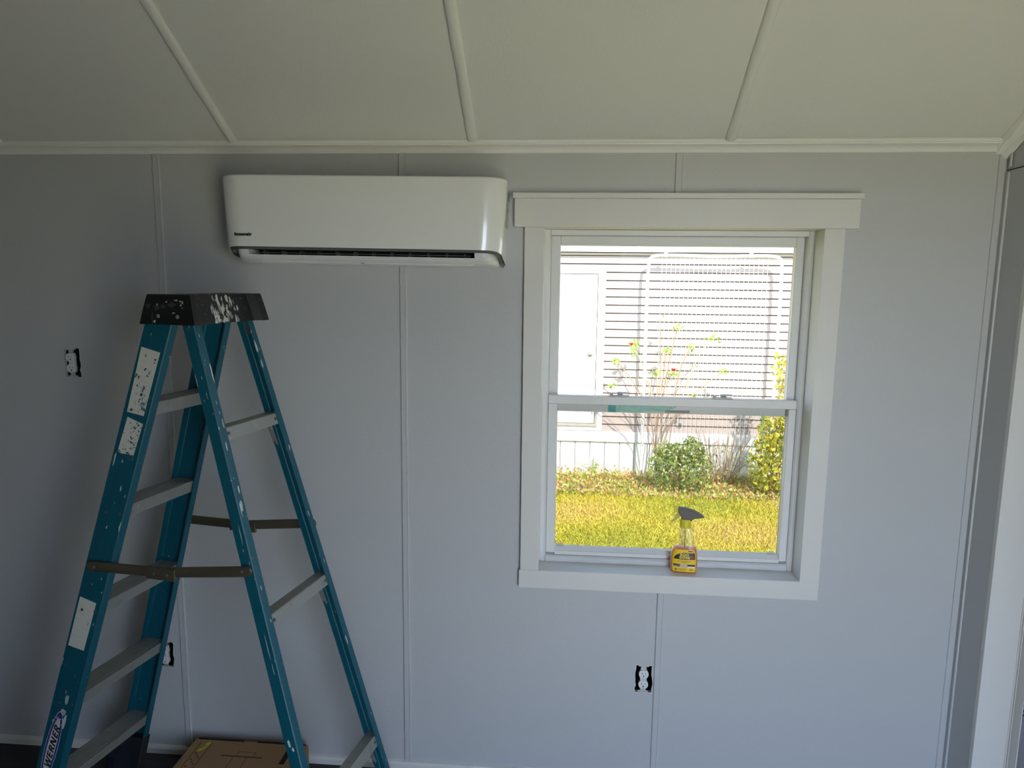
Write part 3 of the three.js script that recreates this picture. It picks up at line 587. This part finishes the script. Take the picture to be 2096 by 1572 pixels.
    put('rivet', [[-0.012, 1.699], [0.047, 1.698]].map(([u, y]) => new THREE.SphereGeometry(0.0055, 14, 8).scale(1, 1, 0.5).translate(u, y, 0.1605)), mat(lin(0.2, 0.19, 0.17), 0.5, { metalness: 0.4 }), cap);
  }
  put('rivet', [cyl(0.005, 0.005, 0.003, [uR(1.665) + 0.018, 1.665, wr(1.665) + 0.001], 'z', 12)], rivet, B);
  put('hinge_plate', bx(uR(1.65) + 0.004, uR(1.65) + 0.03, 1.635, 1.69, -wr(1.65) + 0.005, -wr(1.65) + 0.007), mat(lin(0.15, 0.15, 0.14), 0.4, { metalness: 0.5 }), D);
}

// ---------------------------------------------------------------- cardboard box on the floor
{
  const b = thing('cardboard_box', 'flat brown cardboard box lying under the ladder by the wall', 'box', [-1.132, 0, 0.22]);
  const top = canvasTex(1024, 860, (c, w, h) => {   // printed lid seen from above, upper edge towards the wall
    c.fillStyle = '#a07c58'; c.fillRect(0, 0, w, h); let s = 5; const r = () => { s = (s * 1664525 + 1013904223) >>> 0; return s / 4294967296; };
    for (let i = 0; i < 2200; i++) { c.fillStyle = r() < 0.5 ? 'rgba(60,35,15,0.05)' : 'rgba(230,200,160,0.05)'; c.fillRect(r() * w, r() * h, 2 + r() * 40, 1); }
    c.strokeStyle = '#5a4126'; c.lineWidth = 7; const L = (...q) => { c.beginPath(); for (let i = 0; i < q.length; i += 2) c.lineTo(q[i], q[i + 1]); c.stroke(); };
    L(170, 60, 170, 560); L(70, 60, 70, 560);                              // ruled column with small print
    c.fillStyle = '#5a4126'; for (let i = 0; i < 9; i++) c.fillRect(88 + (i % 3) * 24, 190 + i * 30, 14, 22);
    c.lineWidth = 16; L(330, 215, 690, 215); c.lineWidth = 6; c.strokeRect(460, 150, 150, 60); L(440, 225, 440, 470, 400, 540); L(560, 225, 560, 430); c.strokeRect(400, 470, 230, 60); L(400, 560, 650, 560); L(400, 600, 650, 600);
    c.fillStyle = '#1b140d'; c.fillRect(860, 90, 46, 190);
    c.save(); c.translate(905, 640); c.rotate(-Math.PI / 2); c.font = 'bold 46px sans-serif'; c.fillText('TV Wall Mount', 0, 0); c.restore();
    c.fillRect(935, 330, 8, 400);
    c.fillStyle = '#c9c62f'; c.save(); c.translate(125, 115); c.rotate(-0.55); c.beginPath(); c.ellipse(0, 0, 22, 78, 0.9, 0, 7); c.fill(); c.restore();
    c.fillStyle = '#2a2517'; c.fillRect(108, 90, 34, 6); c.fillRect(98, 108, 40, 6); c.fillRect(92, 126, 36, 6);
  });
  const cardboard = mat(lin(0.33, 0.20, 0.11), 0.9, { bumpMap: grainTex, bumpScale: 0.0003 });
  const w = 0.428, d = 0.345, h = 0.1;
  put('body', bx(-w / 2, w / 2, 0, h - 0.004, -d / 2, d / 2, 0.003), cardboard, b);
  const pl = bx(-w / 2 + 0.001, w / 2 - 0.001, h - 0.004, h, -d / 2 + 0.001, d / 2 - 0.001); 
  { const p = pl.attributes.position, uv = pl.attributes.uv; for (let i = 0; i < p.count; i++) uv.setXY(i, (p.getX(i) + w / 2) / w, 1 - (p.getZ(i) + d / 2) / d); pl.userData.keepUV = true; }
  put('lid', pl, mat(0xffffff, 0.85, { map: top }), b);
  put('lid_slot', [bx(-w / 2 + 0.01, -0.03, h - 0.002, h + 0.0008, -d / 2 - 0.001, -d / 2 + 0.006), bx(0.02, w / 2 - 0.01, h - 0.002, h + 0.0008, -d / 2 - 0.001, -d / 2 + 0.006)], mat(lin(0.01, 0.008, 0.006), 0.9), b);
  put('side_sticker', bx(w / 2, w / 2 + 0.0006, 0.02, 0.075, -0.13, -0.07), mat(lin(0.6, 0.62, 0.65), 0.6), b);
}

// ---------------------------------------------------------------- spray bottle on the sill
{
  const o = thing('spray_bottle', 'orange spray bottle of adhesive remover standing on the window sill', 'bottle', [0.4225, 0.8, -0.033]);
  o.rotation.y = -0.12;
  // rounded-rectangle rings lofted upwards: [y, half width left, half width right, half depth]
  const ring = (y, l, r, d, n = 40) => { const q = []; for (let i = 0; i < n; i++) { const t = i / n * Math.PI * 2, cx = Math.cos(t), sz = Math.sin(t), e = 0.5; q.push([Math.sign(cx) * Math.pow(Math.abs(cx), e) * (cx > 0 ? r : l), y, Math.sign(sz) * Math.pow(Math.abs(sz), e) * d]); } return q; };
  const loft = (rows, closeTop = true) => { const n = 40, pos = [], idx = []; for (const a of rows) for (const p of ring(...a)) pos.push(...p);
    for (let k = 0; k < rows.length - 1; k++) for (let i = 0; i < n; i++) { const a = k * n + i, b = k * n + (i + 1) % n; idx.push(a, a + n, b, b, a + n, b + n); }
    const cap = (k, up) => { const c = pos.length / 3; pos.push((rows[k][2] - rows[k][1]) / 2, rows[k][0], 0); for (let i = 0; i < n; i++) { const a = k * n + i, b = k * n + (i + 1) % n; idx.push(...(up ? [c, b, a] : [c, a, b])); } };
    cap(0, false); if (closeTop) cap(rows.length - 1, true);
    const g = new THREE.BufferGeometry(); g.setAttribute('position', new THREE.Float32BufferAttribute(pos, 3)); g.setIndex(idx); g.computeVertexNormals(); return g; };
  const prof = [[0, 0.040, 0.040, 0.019], [0.004, 0.0445, 0.0435, 0.0225], [0.03, 0.0470, 0.0465, 0.0235], [0.06, 0.0462, 0.0450, 0.0225], [0.078, 0.0425, 0.0425, 0.021], [0.086, 0.036, 0.0410, 0.0205], [0.094, 0.0245, 0.0385, 0.0195], [0.115, 0.0215, 0.033, 0.018], [0.14, 0.0205, 0.026, 0.0165], [0.155, 0.0195, 0.0195, 0.015], [0.162, 0.013, 0.013, 0.012]];
  put('bottle_body', loft(prof, false), new THREE.MeshPhysicalMaterial({ color: lin(0.93, 0.93, 0.92), roughness: 0.06, transmission: 0.94, thickness: 0, ior: 1.4, side: THREE.DoubleSide }), o);
  put('liquid', loft(prof.slice(0, 6).map(([y, l, r, d]) => [Math.max(0.001, y), l - 0.0012, r - 0.0012, d - 0.0012])), new THREE.MeshPhysicalMaterial({ color: lin(1.0, 0.42, 0.05), roughness: 0.65, transmission: 0.7, thickness: 0 }), o);
  put('dip_tube', cyl(0.0022, 0.0022, 0.15, [0, 0.085, 0], 'y', 10), mat(lin(0.6, 0.55, 0.4), 0.4, { transmission: 0.5, thickness: 0 }), o);
  const yel = mat(lin(0.80, 0.66, 0.03), 0.45), gry = mat(lin(0.13, 0.115, 0.10), 0.5);
  put('collar', [cyl(0.0192, 0.0205, 0.024, [0, 0.172, 0], 'y', 28), cyl(0.017, 0.0192, 0.006, [0, 0.187, 0], 'y', 28)], yel, o);
  // trigger head, side outline with depth
  const sil = new THREE.Shape([[-0.027, 0.229], [0.002, 0.2275], [0.03, 0.219], [0.052, 0.2075], [0.0595, 0.2015], [0.050, 0.1985], [0.032, 0.196], [0.0225, 0.191], [0.019, 0.186], [-0.0105, 0.186], [-0.0165, 0.200], [-0.026, 0.215]].map((p) => new THREE.Vector2(...p)));
  const hg = new THREE.ExtrudeGeometry(sil, { depth: 0.014, bevelEnabled: true, bevelSize: 0.003, bevelThickness: 0.004, bevelSegments: 3, bevelOffset: -0.0015 }); hg.translate(0, 0, -0.007);
  const head = put('trigger_head', hg, gry, o);
  put('nozzle', bx(-0.041, -0.026, 0.2115, 0.2335, -0.0085, 0.0085, 0.002), yel, head);
  const ts = new THREE.Shape([[-0.026, 0.212], [-0.0155, 0.203], [-0.022, 0.196], [-0.033, 0.186], [-0.047, 0.1745], [-0.0505, 0.1715], [-0.0475, 0.1785], [-0.038, 0.190], [-0.0325, 0.201]].map((p) => new THREE.Vector2(...p)));
  const tg = new THREE.ExtrudeGeometry(ts, { depth: 0.007, bevelEnabled: true, bevelSize: 0.001, bevelThickness: 0.0012, bevelSegments: 2 }); tg.translate(0, 0, -0.0035);
  put('trigger', tg, mat(lin(0.58, 0.50, 0.08), 0.5), head);
  // front label wrapped on the belly
  const tx = canvasTex(512, 560, (c, w, h) => {
    c.fillStyle = '#f2c818'; c.fillRect(0, 0, w, h);
    c.fillStyle = '#26241c'; c.beginPath(); c.moveTo(30, 235); c.quadraticCurveTo(40, 105, 250, 75); c.lineTo(w - 20, 75); c.lineTo(w - 20, 235); c.quadraticCurveTo(w / 2, 265, 30, 235); c.fill();
    c.fillStyle = '#f5d64c'; c.font = '900 92px sans-serif'; c.textAlign = 'center'; c.fillText('GOO', 255, 158); c.fillText('GONE', 265, 230, 240);
    c.fillStyle = '#d8502a'; c.font = 'bold 34px sans-serif'; c.fillText('Spray', 436, 180); c.fillText('Gel', 436, 216);
    c.fillStyle = '#3d3310'; c.font = 'bold 40px sans-serif'; c.fillText('Goo & Adhesive', 260, 305); c.font = 'bold 26px sans-serif'; c.fillText('REMOVER', 260, 338);
    c.fillStyle = '#cbb6a4'; c.fillRect(20, 365, w - 40, 88); c.fillStyle = '#4a3d38'; c.fillRect(20, 365, 150, 50); c.fillStyle = '#7a5a4c'; c.fillRect(110, 380, 50, 60); c.fillStyle = '#2f2d2c'; c.fillRect(330, 365, 162, 55); c.fillStyle = '#efe9e2'; c.fillRect(340, 415, 150, 38);
    c.fillStyle = '#8f8a2e'; c.beginPath(); c.arc(80, 505, 30, 0, 7); c.fill(); c.fillStyle = '#6d5a16'; for (let i = 0; i < 4; i++) c.fillRect(130, 480 + i * 16, 190 - i * 14, 6); c.fillRect(380, 490, 70, 22);
    c.fillStyle = '#26241c'; c.fillRect(350, 20, 110, 26);
  });
  const lw = 0.040, pos = [], uv = [], idx = [], nx = 16, ny = 6;
  for (let j = 0; j <= ny; j++) for (let i = 0; i <= nx; i++) {
    const y = 0.006 + j / ny * 0.079, a = -1 + 2 * i / nx, k = prof.findIndex((q) => q[0] > y), p0 = prof[Math.max(0, k - 1)], p1 = prof[k], f = (y - p0[0]) / (p1[0] - p0[0]);
    const L = p0[1] + (p1[1] - p0[1]) * f, D = p0[3] + (p1[3] - p0[3]) * f, x = a * Math.min(lw, L * 0.86), cx = Math.pow(Math.min(1, Math.abs(x) / L), 2);
    const z = D * Math.pow(Math.max(0, 1 - cx * cx), 0.25);
    pos.push(x, y, z + 0.0007); uv.push(i / nx, j / ny);
  }
  for (let j = 0; j < ny; j++) for (let i = 0; i < nx; i++) { const a = j * (nx + 1) + i; idx.push(a, a + 1, a + nx + 1, a + 1, a + nx + 2, a + nx + 1); }
  const lg = new THREE.BufferGeometry(); lg.setAttribute('position', new THREE.Float32BufferAttribute(pos, 3)); lg.setAttribute('uv', new THREE.Float32BufferAttribute(uv, 2)); lg.setIndex(idx); lg.computeVertexNormals(); lg.userData.keepUV = true;
  put('front_label', lg, mat(0xffffff, 0.4, { map: tx, side: THREE.DoubleSide }), o);
}

// ---------------------------------------------------------------- outside: ground, porch, neighbour's house, plants
const GY = -0.62, FZ = -6.5;
{
  const grassTex = noiseTex(256, [[64, 0.5], [32, 0.4], [8, 0.4]], 1);
  const soil = (tone) => canvasTex(512, 512, (c, w, h) => {
    let s = 9; const r = () => { s = (s * 1664525 + 1013904223) >>> 0; return s / 4294967296; };
    c.fillStyle = tone[0]; c.fillRect(0, 0, w, h); const cs = tone.slice(1);
    for (let i = 0; i < 9000; i++) { c.fillStyle = cs[Math.floor(r() * 5)]; c.fillRect(r() * w, r() * h, 1 + r() * 2, 3 + r() * 8); }
  });
  const yard = put('ground', bx(-30, 30, GY - 0.2, GY, -0.3, 40), mat(0xffffff, 0.95, { map: soil(['#c2b68c', '#cdc196', '#b3ab80', '#d6c89e', '#a9a278', '#c4ac84']) }));
  yard.userData = { kind: 'structure', label: 'dry sandy yard behind the camera', category: 'ground' };
  const lawn = put('lawn_soil', bx(-30, 30, GY - 0.2, GY, -30, -0.3), mat(0xffffff, 0.95, { map: soil(['#a39a2c', '#b3a436', '#8d8e2c', '#b89e44', '#7f8428', '#a88636']) }));
  lawn.userData = { kind: 'structure', label: 'lawn soil under the grass outside the window', category: 'ground' };

  // short lawn blades in the strip the window shows
  const blade = new THREE.BufferGeometry();
  blade.setAttribute('position', new THREE.Float32BufferAttribute([-0.003, 0, 0, 0.003, 0, 0, 0.0024, 0.025, 0.006, -0.003, 0, 0, 0.0024, 0.025, 0.006, -0.0024, 0.025, 0.006, -0.0024, 0.025, 0.006, 0.0024, 0.025, 0.006, 0.0, 0.048, 0.02], 3)); blade.computeVertexNormals();
  const N = 80000, im = new THREE.InstancedMesh(blade, mat(0xffffff, 0.7, { side: THREE.DoubleSide }), N), m4 = new THREE.Matrix4(), q = new THREE.Quaternion(), e = new THREE.Euler();
  const col = new THREE.Color(), cs = [[0.72, 0.59, 0.06], [0.60, 0.56, 0.05], [0.82, 0.66, 0.12], [0.49, 0.49, 0.05], [0.80, 0.57, 0.17]];
  for (let i = 0; i < N; i++) {
    const z = rr(-5.75, -3.4), x = rr(-0.7, 3.0), s = rr(0.6, 1.25);
    e.set(rr(-0.9, 0.9), rr(0, 6.28), rr(-0.9, 0.9)); q.setFromEuler(e);
    m4.compose(new THREE.Vector3(x, GY + 0.004, z), q, new THREE.Vector3(s, s * 0.7, s)); im.setMatrixAt(i, m4);
    const pt = Math.sin(x * 3.1 + z * 2.3) + Math.sin(x * 1.3 - z * 4.1) + rr(-1.6, 1.6), k = cs[pt > 1.6 ? 4 : pt > 0.8 ? 2 : pt > -0.3 ? 0 : pt > -1.3 ? 1 : 3], v = rr(0.5, 1.3);
    im.setColorAt(i, col.setRGB(k[0] * v, k[1] * v, k[2] * v));
  }
  im.name = 'lawn_grass'; im.castShadow = im.receiveShadow = true; im.userData = { kind: 'stuff', label: 'sunlit yellow green lawn grass outside the window', category: 'grass' }; scene.add(im);
}
// neighbour's house
{
  const h = thing('neighbour_house', 'white neighbouring house with lap siding seen through the window', 'house', [0, 0, FZ]);
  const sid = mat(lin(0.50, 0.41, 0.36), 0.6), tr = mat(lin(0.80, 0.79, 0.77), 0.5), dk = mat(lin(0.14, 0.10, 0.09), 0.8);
  const X0 = -4, X1 = 6.5, P = 0.0998, top = 2.1365;
  put('wall', bx(X0, X1, -0.55, 4.2, -0.25, -0.012), dk, h);
  // lap boards: each leans out to its bottom edge and overhangs the next
  const rows = Math.ceil((top + 0.06) / P), lapG = (a, b) => prism([[-0.012, 0.004], [0.006, 0.0], [0.012, 0.0], [0.012, 0.005], [-0.004, P - 0.012], [-0.012, P - 0.012]], 'x', a, b);
  const full = lapG(X0, X1), rightOf = lapG(0.455, X1), leftOf = lapG(X0, -0.62);
  for (let i = 0; i < rows; i++) {
    const y = top - (i + 1) * P + 0.0;
    if (y > 1.93) { put('siding_board', full.clone(), sid, h).position.y = y; }
    else { put('siding_board', rightOf, sid, h).position.y = y; put('siding_board', leftOf, sid, h).position.y = y; }
  }
  put('frieze', bx(X0, X1, 2.1365, 2.165, -0.015, 0.012), mat(lin(0.5, 0.46, 0.43), 0.7), h);
  put('eave', [bx(X0, X1, 2.175, 2.32, -0.02, 0.07), bx(X0, X1, 2.32, 2.4, -0.2, 0.11)], tr, h);
  put('belt_board', bx(X0, X1, -0.188, -0.055, -0.02, 0.028), tr, h);
  // ribbed skirting
  for (let i = 0; i < 56; i++) { const x = X0 + i * 0.1875; put('skirting_panel', prism([[x, -0.02], [x + 0.182, -0.02], [x + 0.182, -0.002], [x + 0.166, 0.006], [x + 0.018, 0.006], [x, -0.002]], 'y', GY, -0.186), tr, h); }
  const vent = put('crawl_vent', bx(0.262, 0.44, -0.54, -0.41, 0.004, 0.014), tr, h);
  put('louver', [0, 1, 2, 3].map((i) => bx(0.28, 0.42, -0.525 + i * 0.029, -0.515 + i * 0.029, 0.012, 0.02)), mat(lin(0.6, 0.6, 0.6), 0.5), vent);
  // outside door with a metal frame
  const dr = new THREE.Group(); dr.name = 'door'; h.add(dr);
  const al = mat(lin(0.62, 0.57, 0.5), 0.45, { metalness: 0.2 });
  put('door_slab', bx(-0.56, 0.352, 0.045, 1.905, -0.01, 0.028, 0.003), tr, dr);
  put('door_frame', [bx(0.358, 0.385, -0.0, 1.93, -0.02, 0.034), bx(-0.60, -0.566, 0, 1.93, -0.02, 0.034), bx(-0.60, 0.385, 1.911, 1.938, -0.02, 0.036), bx(-0.60, 0.385, 0.008, 0.04, -0.02, 0.036)], al, dr);
  put('door_trim', [bx(0.387, 0.452, 0.006, 1.94, -0.02, 0.022), bx(-0.62, -0.602, 0.006, 1.94, -0.02, 0.022), bx(-0.62, 0.452, 1.94, 1.962, -0.02, 0.022), bx(-0.62, 0.452, -0.05, 0.006, -0.02, 0.022)], tr, dr);
  const sc = []; for (let i = 0; i < 8; i++) sc.push(cyl(0.004, 0.004, 0.006, [0.3715, 0.12 + i * 0.245, 0.035], 'z', 8)); for (let i = 0; i < 7; i++) sc.push(cyl(0.004, 0.004, 0.006, [-0.5 + i * 0.13, 0.024, 0.037], 'z', 8), cyl(0.004, 0.004, 0.006, [-0.5 + i * 0.13, 1.925, 0.037], 'z', 8));
  put('frame_screw', sc, mat(lin(0.25, 0.13, 0.07), 0.5), dr, true);
  const kn = put('door_knob', new THREE.LatheGeometry([[0, 0], [0.033, 0], [0.033, 0.006], [0.014, 0.012], [0.013, 0.03], [0.024, 0.038], [0.029, 0.05], [0.024, 0.062], [0, 0.067]].map((p) => new THREE.Vector2(...p)), 24).rotateX(Math.PI / 2).translate(0.279, 0.921, 0.028), mat(lin(0.4, 0.36, 0.32), 0.3, { metalness: 0.8 }), dr);
}
// trellis of white pipe with wires
{
  const z = FZ + 0.16, t = thing('garden_trellis', 'white pipe trellis with thin wires against the neighbouring house', 'trellis', [0, GY, z]);
  const wh = mat(lin(0.86, 0.86, 0.84), 0.4), x0 = 0.945, x1 = 2.50, top = 2.745;
  const pts = [[x0 + 0.0, 0, 0], [x0, 1.2, 0], [x0, top - 0.12, 0], [x0 + 0.012, top - 0.03, 0], [x0 + 0.06, top, 0], [(x0 + x1) / 2, top, 0], [x1 - 0.06, top, 0], [x1 - 0.012, top - 0.03, 0], [x1, top - 0.12, 0], [x1, 1.2, 0], [x1, 0, 0]];
  put('pipe_frame', tube(pts, 0.019, 160, 12), wh, t);
  for (const x of [x0 + 0.2, x1 - 0.36]) put('clip', bx(x - 0.02, x + 0.02, top - 0.01, top + 0.05, -0.012, 0.012, 0.004), wh, t);
  for (let i = 0; i < 24; i++) { const x = x0 + 0.16 + i * (x1 - x0 - 0.32) / 23; put('wire', cyl(0.0022, 0.0022, top - 0.04, [x, top / 2, 0.0], 'y', 6), wh, t); }
}
// plants
function leafGeo(len, wid) {
  const g = new THREE.BufferGeometry(), h = len * 0.5;
  g.setAttribute('position', new THREE.Float32BufferAttribute([0, 0, 0, wid / 2, h * 0.9, 0.1 * len, 0, h, 0, 0, 0, 0, 0, h, 0, -wid / 2, h * 0.9, 0.1 * len, wid / 2, h * 0.9, 0.1 * len, 0, len, -0.05 * len, 0, h, 0, 0, h, 0, 0, len, -0.05 * len, -wid / 2, h * 0.9, 0.1 * len], 3));
  g.computeVertexNormals(); return g;
}
const leafM = new THREE.MeshPhysicalMaterial({ color: 0xffffff, roughness: 0.6, transmission: 0.3, thickness: 0, side: THREE.DoubleSide });
function foliage(name, spots, len, wid, cols, parent) {   // spots: [x,y,z]
  const im = new THREE.InstancedMesh(leafGeo(len, wid), leafM, spots.length), m4 = new THREE.Matrix4(), q = new THREE.Quaternion(), e = new THREE.Euler(), c = new THREE.Color();
  spots.forEach((s, i) => { e.set(rr(-1.4, 1.4), rr(0, 6.28), rr(-1.4, 1.4)); q.setFromEuler(e); const k = rr(0.6, 1.3); m4.compose(new THREE.Vector3(...s), q, new THREE.Vector3(k, k, k)); im.setMatrixAt(i, m4); const a = cols[Math.floor(rnd() * cols.length)], v = rr(1.0, 2.1); im.setColorAt(i, c.setRGB(Math.min(0.9, a[0] * v), Math.min(0.9, a[1] * v), a[2] * v)); });
  im.name = name; im.castShadow = im.receiveShadow = true; im.userData.kind = 'stuff'; parent.add(im); return im;
}
const inBlob = (c, r, n, shell = 0.5) => { const out = []; while (out.length < n) { const p = [rr(-1, 1), rr(-1, 1), rr(-1, 1)], d = Math.hypot(...p); if (d > 1 || d < shell * rnd()) continue; out.push([c[0] + p[0] * r[0], Math.max(0.01, c[1] + p[1] * r[1]), c[2] + p[2] * r[2]]); } return out; };
const stemM = mat(lin(0.38, 0.24, 0.13), 0.8), twig = mat(lin(0.50, 0.40, 0.28), 0.85);
{
  // rose: long bare canes fanning from one foot, leaves in tufts at the tips
  const r = thing('rose_bush', 'tall sparse rose bush with bare arching canes and two red blooms', 'plant', [1.13, GY, FZ + 0.30]);
  const tips = [[-0.34, 1.66, 0.02], [-0.55, 1.50, 0.03], [0.17, 1.90, 0], [0.60, 1.79, 0.02], [0.33, 1.68, 0.04], [-0.08, 1.38, 0.08], [0.12, 1.36, 0.06], [0.74, 1.40, 0.02], [-0.04, 2.02, 0.0], [-0.6, 1.2, 0.08], [0.05, 1.62, -0.04], [0.4, 1.1, 0.06]];
  const tufts = [];
  tips.forEach((t, i) => {
    const bend = i === 3 || i === 4 ? 0.75 : 0.45, f = [rr(-0.04, 0.04), 0, rr(-0.03, 0.03)], sgn = Math.sign(t[0]);
    const pts = [f, [f[0] + t[0] * 0.12, t[1] * 0.3, t[2] * 0.3], [t[0] * bend * 0.6, t[1] * 0.62, t[2] * 0.6], [t[0] * 0.75, t[1] * 0.9, t[2]], t];
    put('cane', tube(pts, i < 5 ? 0.0062 : 0.0045, 22, 6), i % 3 ? stemM : twig, r);
    for (const k of [0.62, 0.75]) { const a = pts[3], d = [a[0] * k / 0.75 + rr(-0.12, 0.12), a[1] * k / 0.75 + rr(0.05, 0.2), a[2] + rr(-0.04, 0.04)]; put('twig', tube([[pts[2][0], pts[2][1], pts[2][2]], [(pts[2][0] + d[0]) / 2, (pts[2][1] + d[1]) / 2 + 0.02, d[2]], d], 0.0028, 10, 5), twig, r); }
    tufts.push(...inBlob([t[0], t[1] - 0.02, t[2]], i === 0 ? [0.075, 0.11, 0.05] : [0.07, 0.05, 0.05], i === 0 ? 40 : i === 8 ? 4 : 16, 0));
  });
  foliage('foliage', tufts, 0.055, 0.036, [[0.22, 0.36, 0.06], [0.32, 0.44, 0.08], [0.16, 0.26, 0.05], [0.42, 0.46, 0.1]], r);
  const red = mat(lin(0.62, 0.05, 0.05), 0.55, { side: THREE.DoubleSide });
  for (const [x, y, z] of [[-0.375, 1.69, 0.07], [0.13, 1.395, 0.08]]) { const gs = []; for (let i = 0; i < 7; i++) { const g = leafGeo(0.045, 0.034); g.rotateX(0.7 + 0.1 * (i % 3)); g.rotateY(i * 0.9); g.translate(x, y, z); gs.push(g); } put('bloom', gs, red, r, true); }
}
{
  const b = thing('leafy_bush', 'low leafy green bush at the foot of the rose', 'plant', [1.35, GY, FZ + 0.66]);
  const sp = [...inBlob([0, 0.26, 0.02], [0.40, 0.30, 0.19], 1150), ...inBlob([-0.16, 0.42, 0.0], [0.18, 0.18, 0.12], 240), ...inBlob([0.12, 0.47, 0], [0.16, 0.2, 0.1], 220)];
  foliage('foliage', sp, 0.055, 0.032, [[0.16, 0.22, 0.05], [0.27, 0.33, 0.07], [0.36, 0.38, 0.1], [0.12, 0.17, 0.05]], b);
  for (let i = 0; i < 9; i++) put('stem', tube([[rr(-0.05, 0.05), 0, 0], [rr(-0.15, 0.15), 0.25, rr(-0.05, 0.08)], [rr(-0.3, 0.3), 0.5, rr(-0.1, 0.1)]], 0.006, 10, 5), stemM, b);
}
{
  const b = thing('dry_bush', 'dry grey twiggy bush between the leafy bush and the yellow shrub', 'plant', [1.90, GY, FZ + 0.30]);
  for (let i = 0; i < 60; i++) { const a = rr(-0.32, 0.32), hgt = rr(0.25, 0.68); put('twig', tube([[a * 0.3, 0, rr(-0.04, 0.04)], [a * 0.8, hgt * 0.55, rr(-0.1, 0.1)], [a * 1.15, hgt, rr(-0.16, 0.16)]], rr(0.002, 0.0042), 8, 5), i % 2 ? twig : stemM, b); }
  foliage('foliage', inBlob([0, 0.3, 0], [0.32, 0.26, 0.18], 190), 0.045, 0.02, [[0.3, 0.3, 0.1], [0.4, 0.33, 0.2], [0.2, 0.24, 0.08]], b);
}
{
  const b = thing('yellow_shrub', 'dense yellow green shrub at the right edge of the window view', 'plant', [2.40, GY, FZ + 0.70]);
  const sp = [...inBlob([0, 0.35, 0], [0.30, 0.35, 0.22], 1100), ...inBlob([0.05, 0.72, 0], [0.26, 0.24, 0.2], 620), ...inBlob([0.06, 1.40, -0.05], [0.13, 0.28, 0.12], 190), ...inBlob([0.10, 1.05, -0.05], [0.12, 0.25, 0.12], 90)];
  foliage('foliage', sp, 0.06, 0.036, [[0.46, 0.40, 0.04], [0.34, 0.36, 0.05], [0.20, 0.26, 0.05], [0.52, 0.44, 0.05]], b);
  for (let i = 0; i < 7; i++) put('stem', tube([[rr(-0.05, 0.05), 0, 0], [rr(-0.1, 0.15), 0.6, rr(-0.05, 0.05)], [rr(-0.1, 0.22), rr(0.9, 1.5), rr(-0.12, 0)]], 0.007, 10, 5), stemM, b);
}
{
  const b = thing('blade_leaf_plant', 'single upright sword-leaved plant in front of the crawl space vent', 'plant', [0.335, GY, FZ + 0.25]);
  const gm = mat(lin(0.30, 0.40, 0.10), 0.5, { side: THREE.DoubleSide });
  for (const [a, hh, w] of [[0.05, 0.36, 0.018], [-0.06, 0.2, 0.014], [0.13, 0.16, 0.012]]) { const g = new THREE.ConeGeometry(w, hh, 6, 4); g.scale(1, 1, 0.35); g.translate(0, hh / 2, 0); g.rotateZ(-a); put('leaf', g, gm, b); }
}
{
  // bed of trailing ground cover and fallen leaves along the skirting
  const sp = []; while (sp.length < 7000) { const x = rr(-0.8, 3.1), z = FZ + 0.05 + Math.pow(rnd(), 1.1) * 0.95; sp.push([x, GY + rr(0.0, z < FZ + 0.45 ? 0.16 * rnd() : 0.05), z]); }
  const im = foliage('ground_cover', sp, 0.045, 0.026, [[0.50, 0.25, 0.14], [0.52, 0.38, 0.18], [0.34, 0.40, 0.09], [0.28, 0.35, 0.08], [0.52, 0.46, 0.14], [0.45, 0.24, 0.16], [0.40, 0.44, 0.12]], scene);
  im.userData = { kind: 'stuff', label: 'red brown and green ground cover along the neighbouring house', category: 'ground cover' };
}
renderer.render(scene, camera);
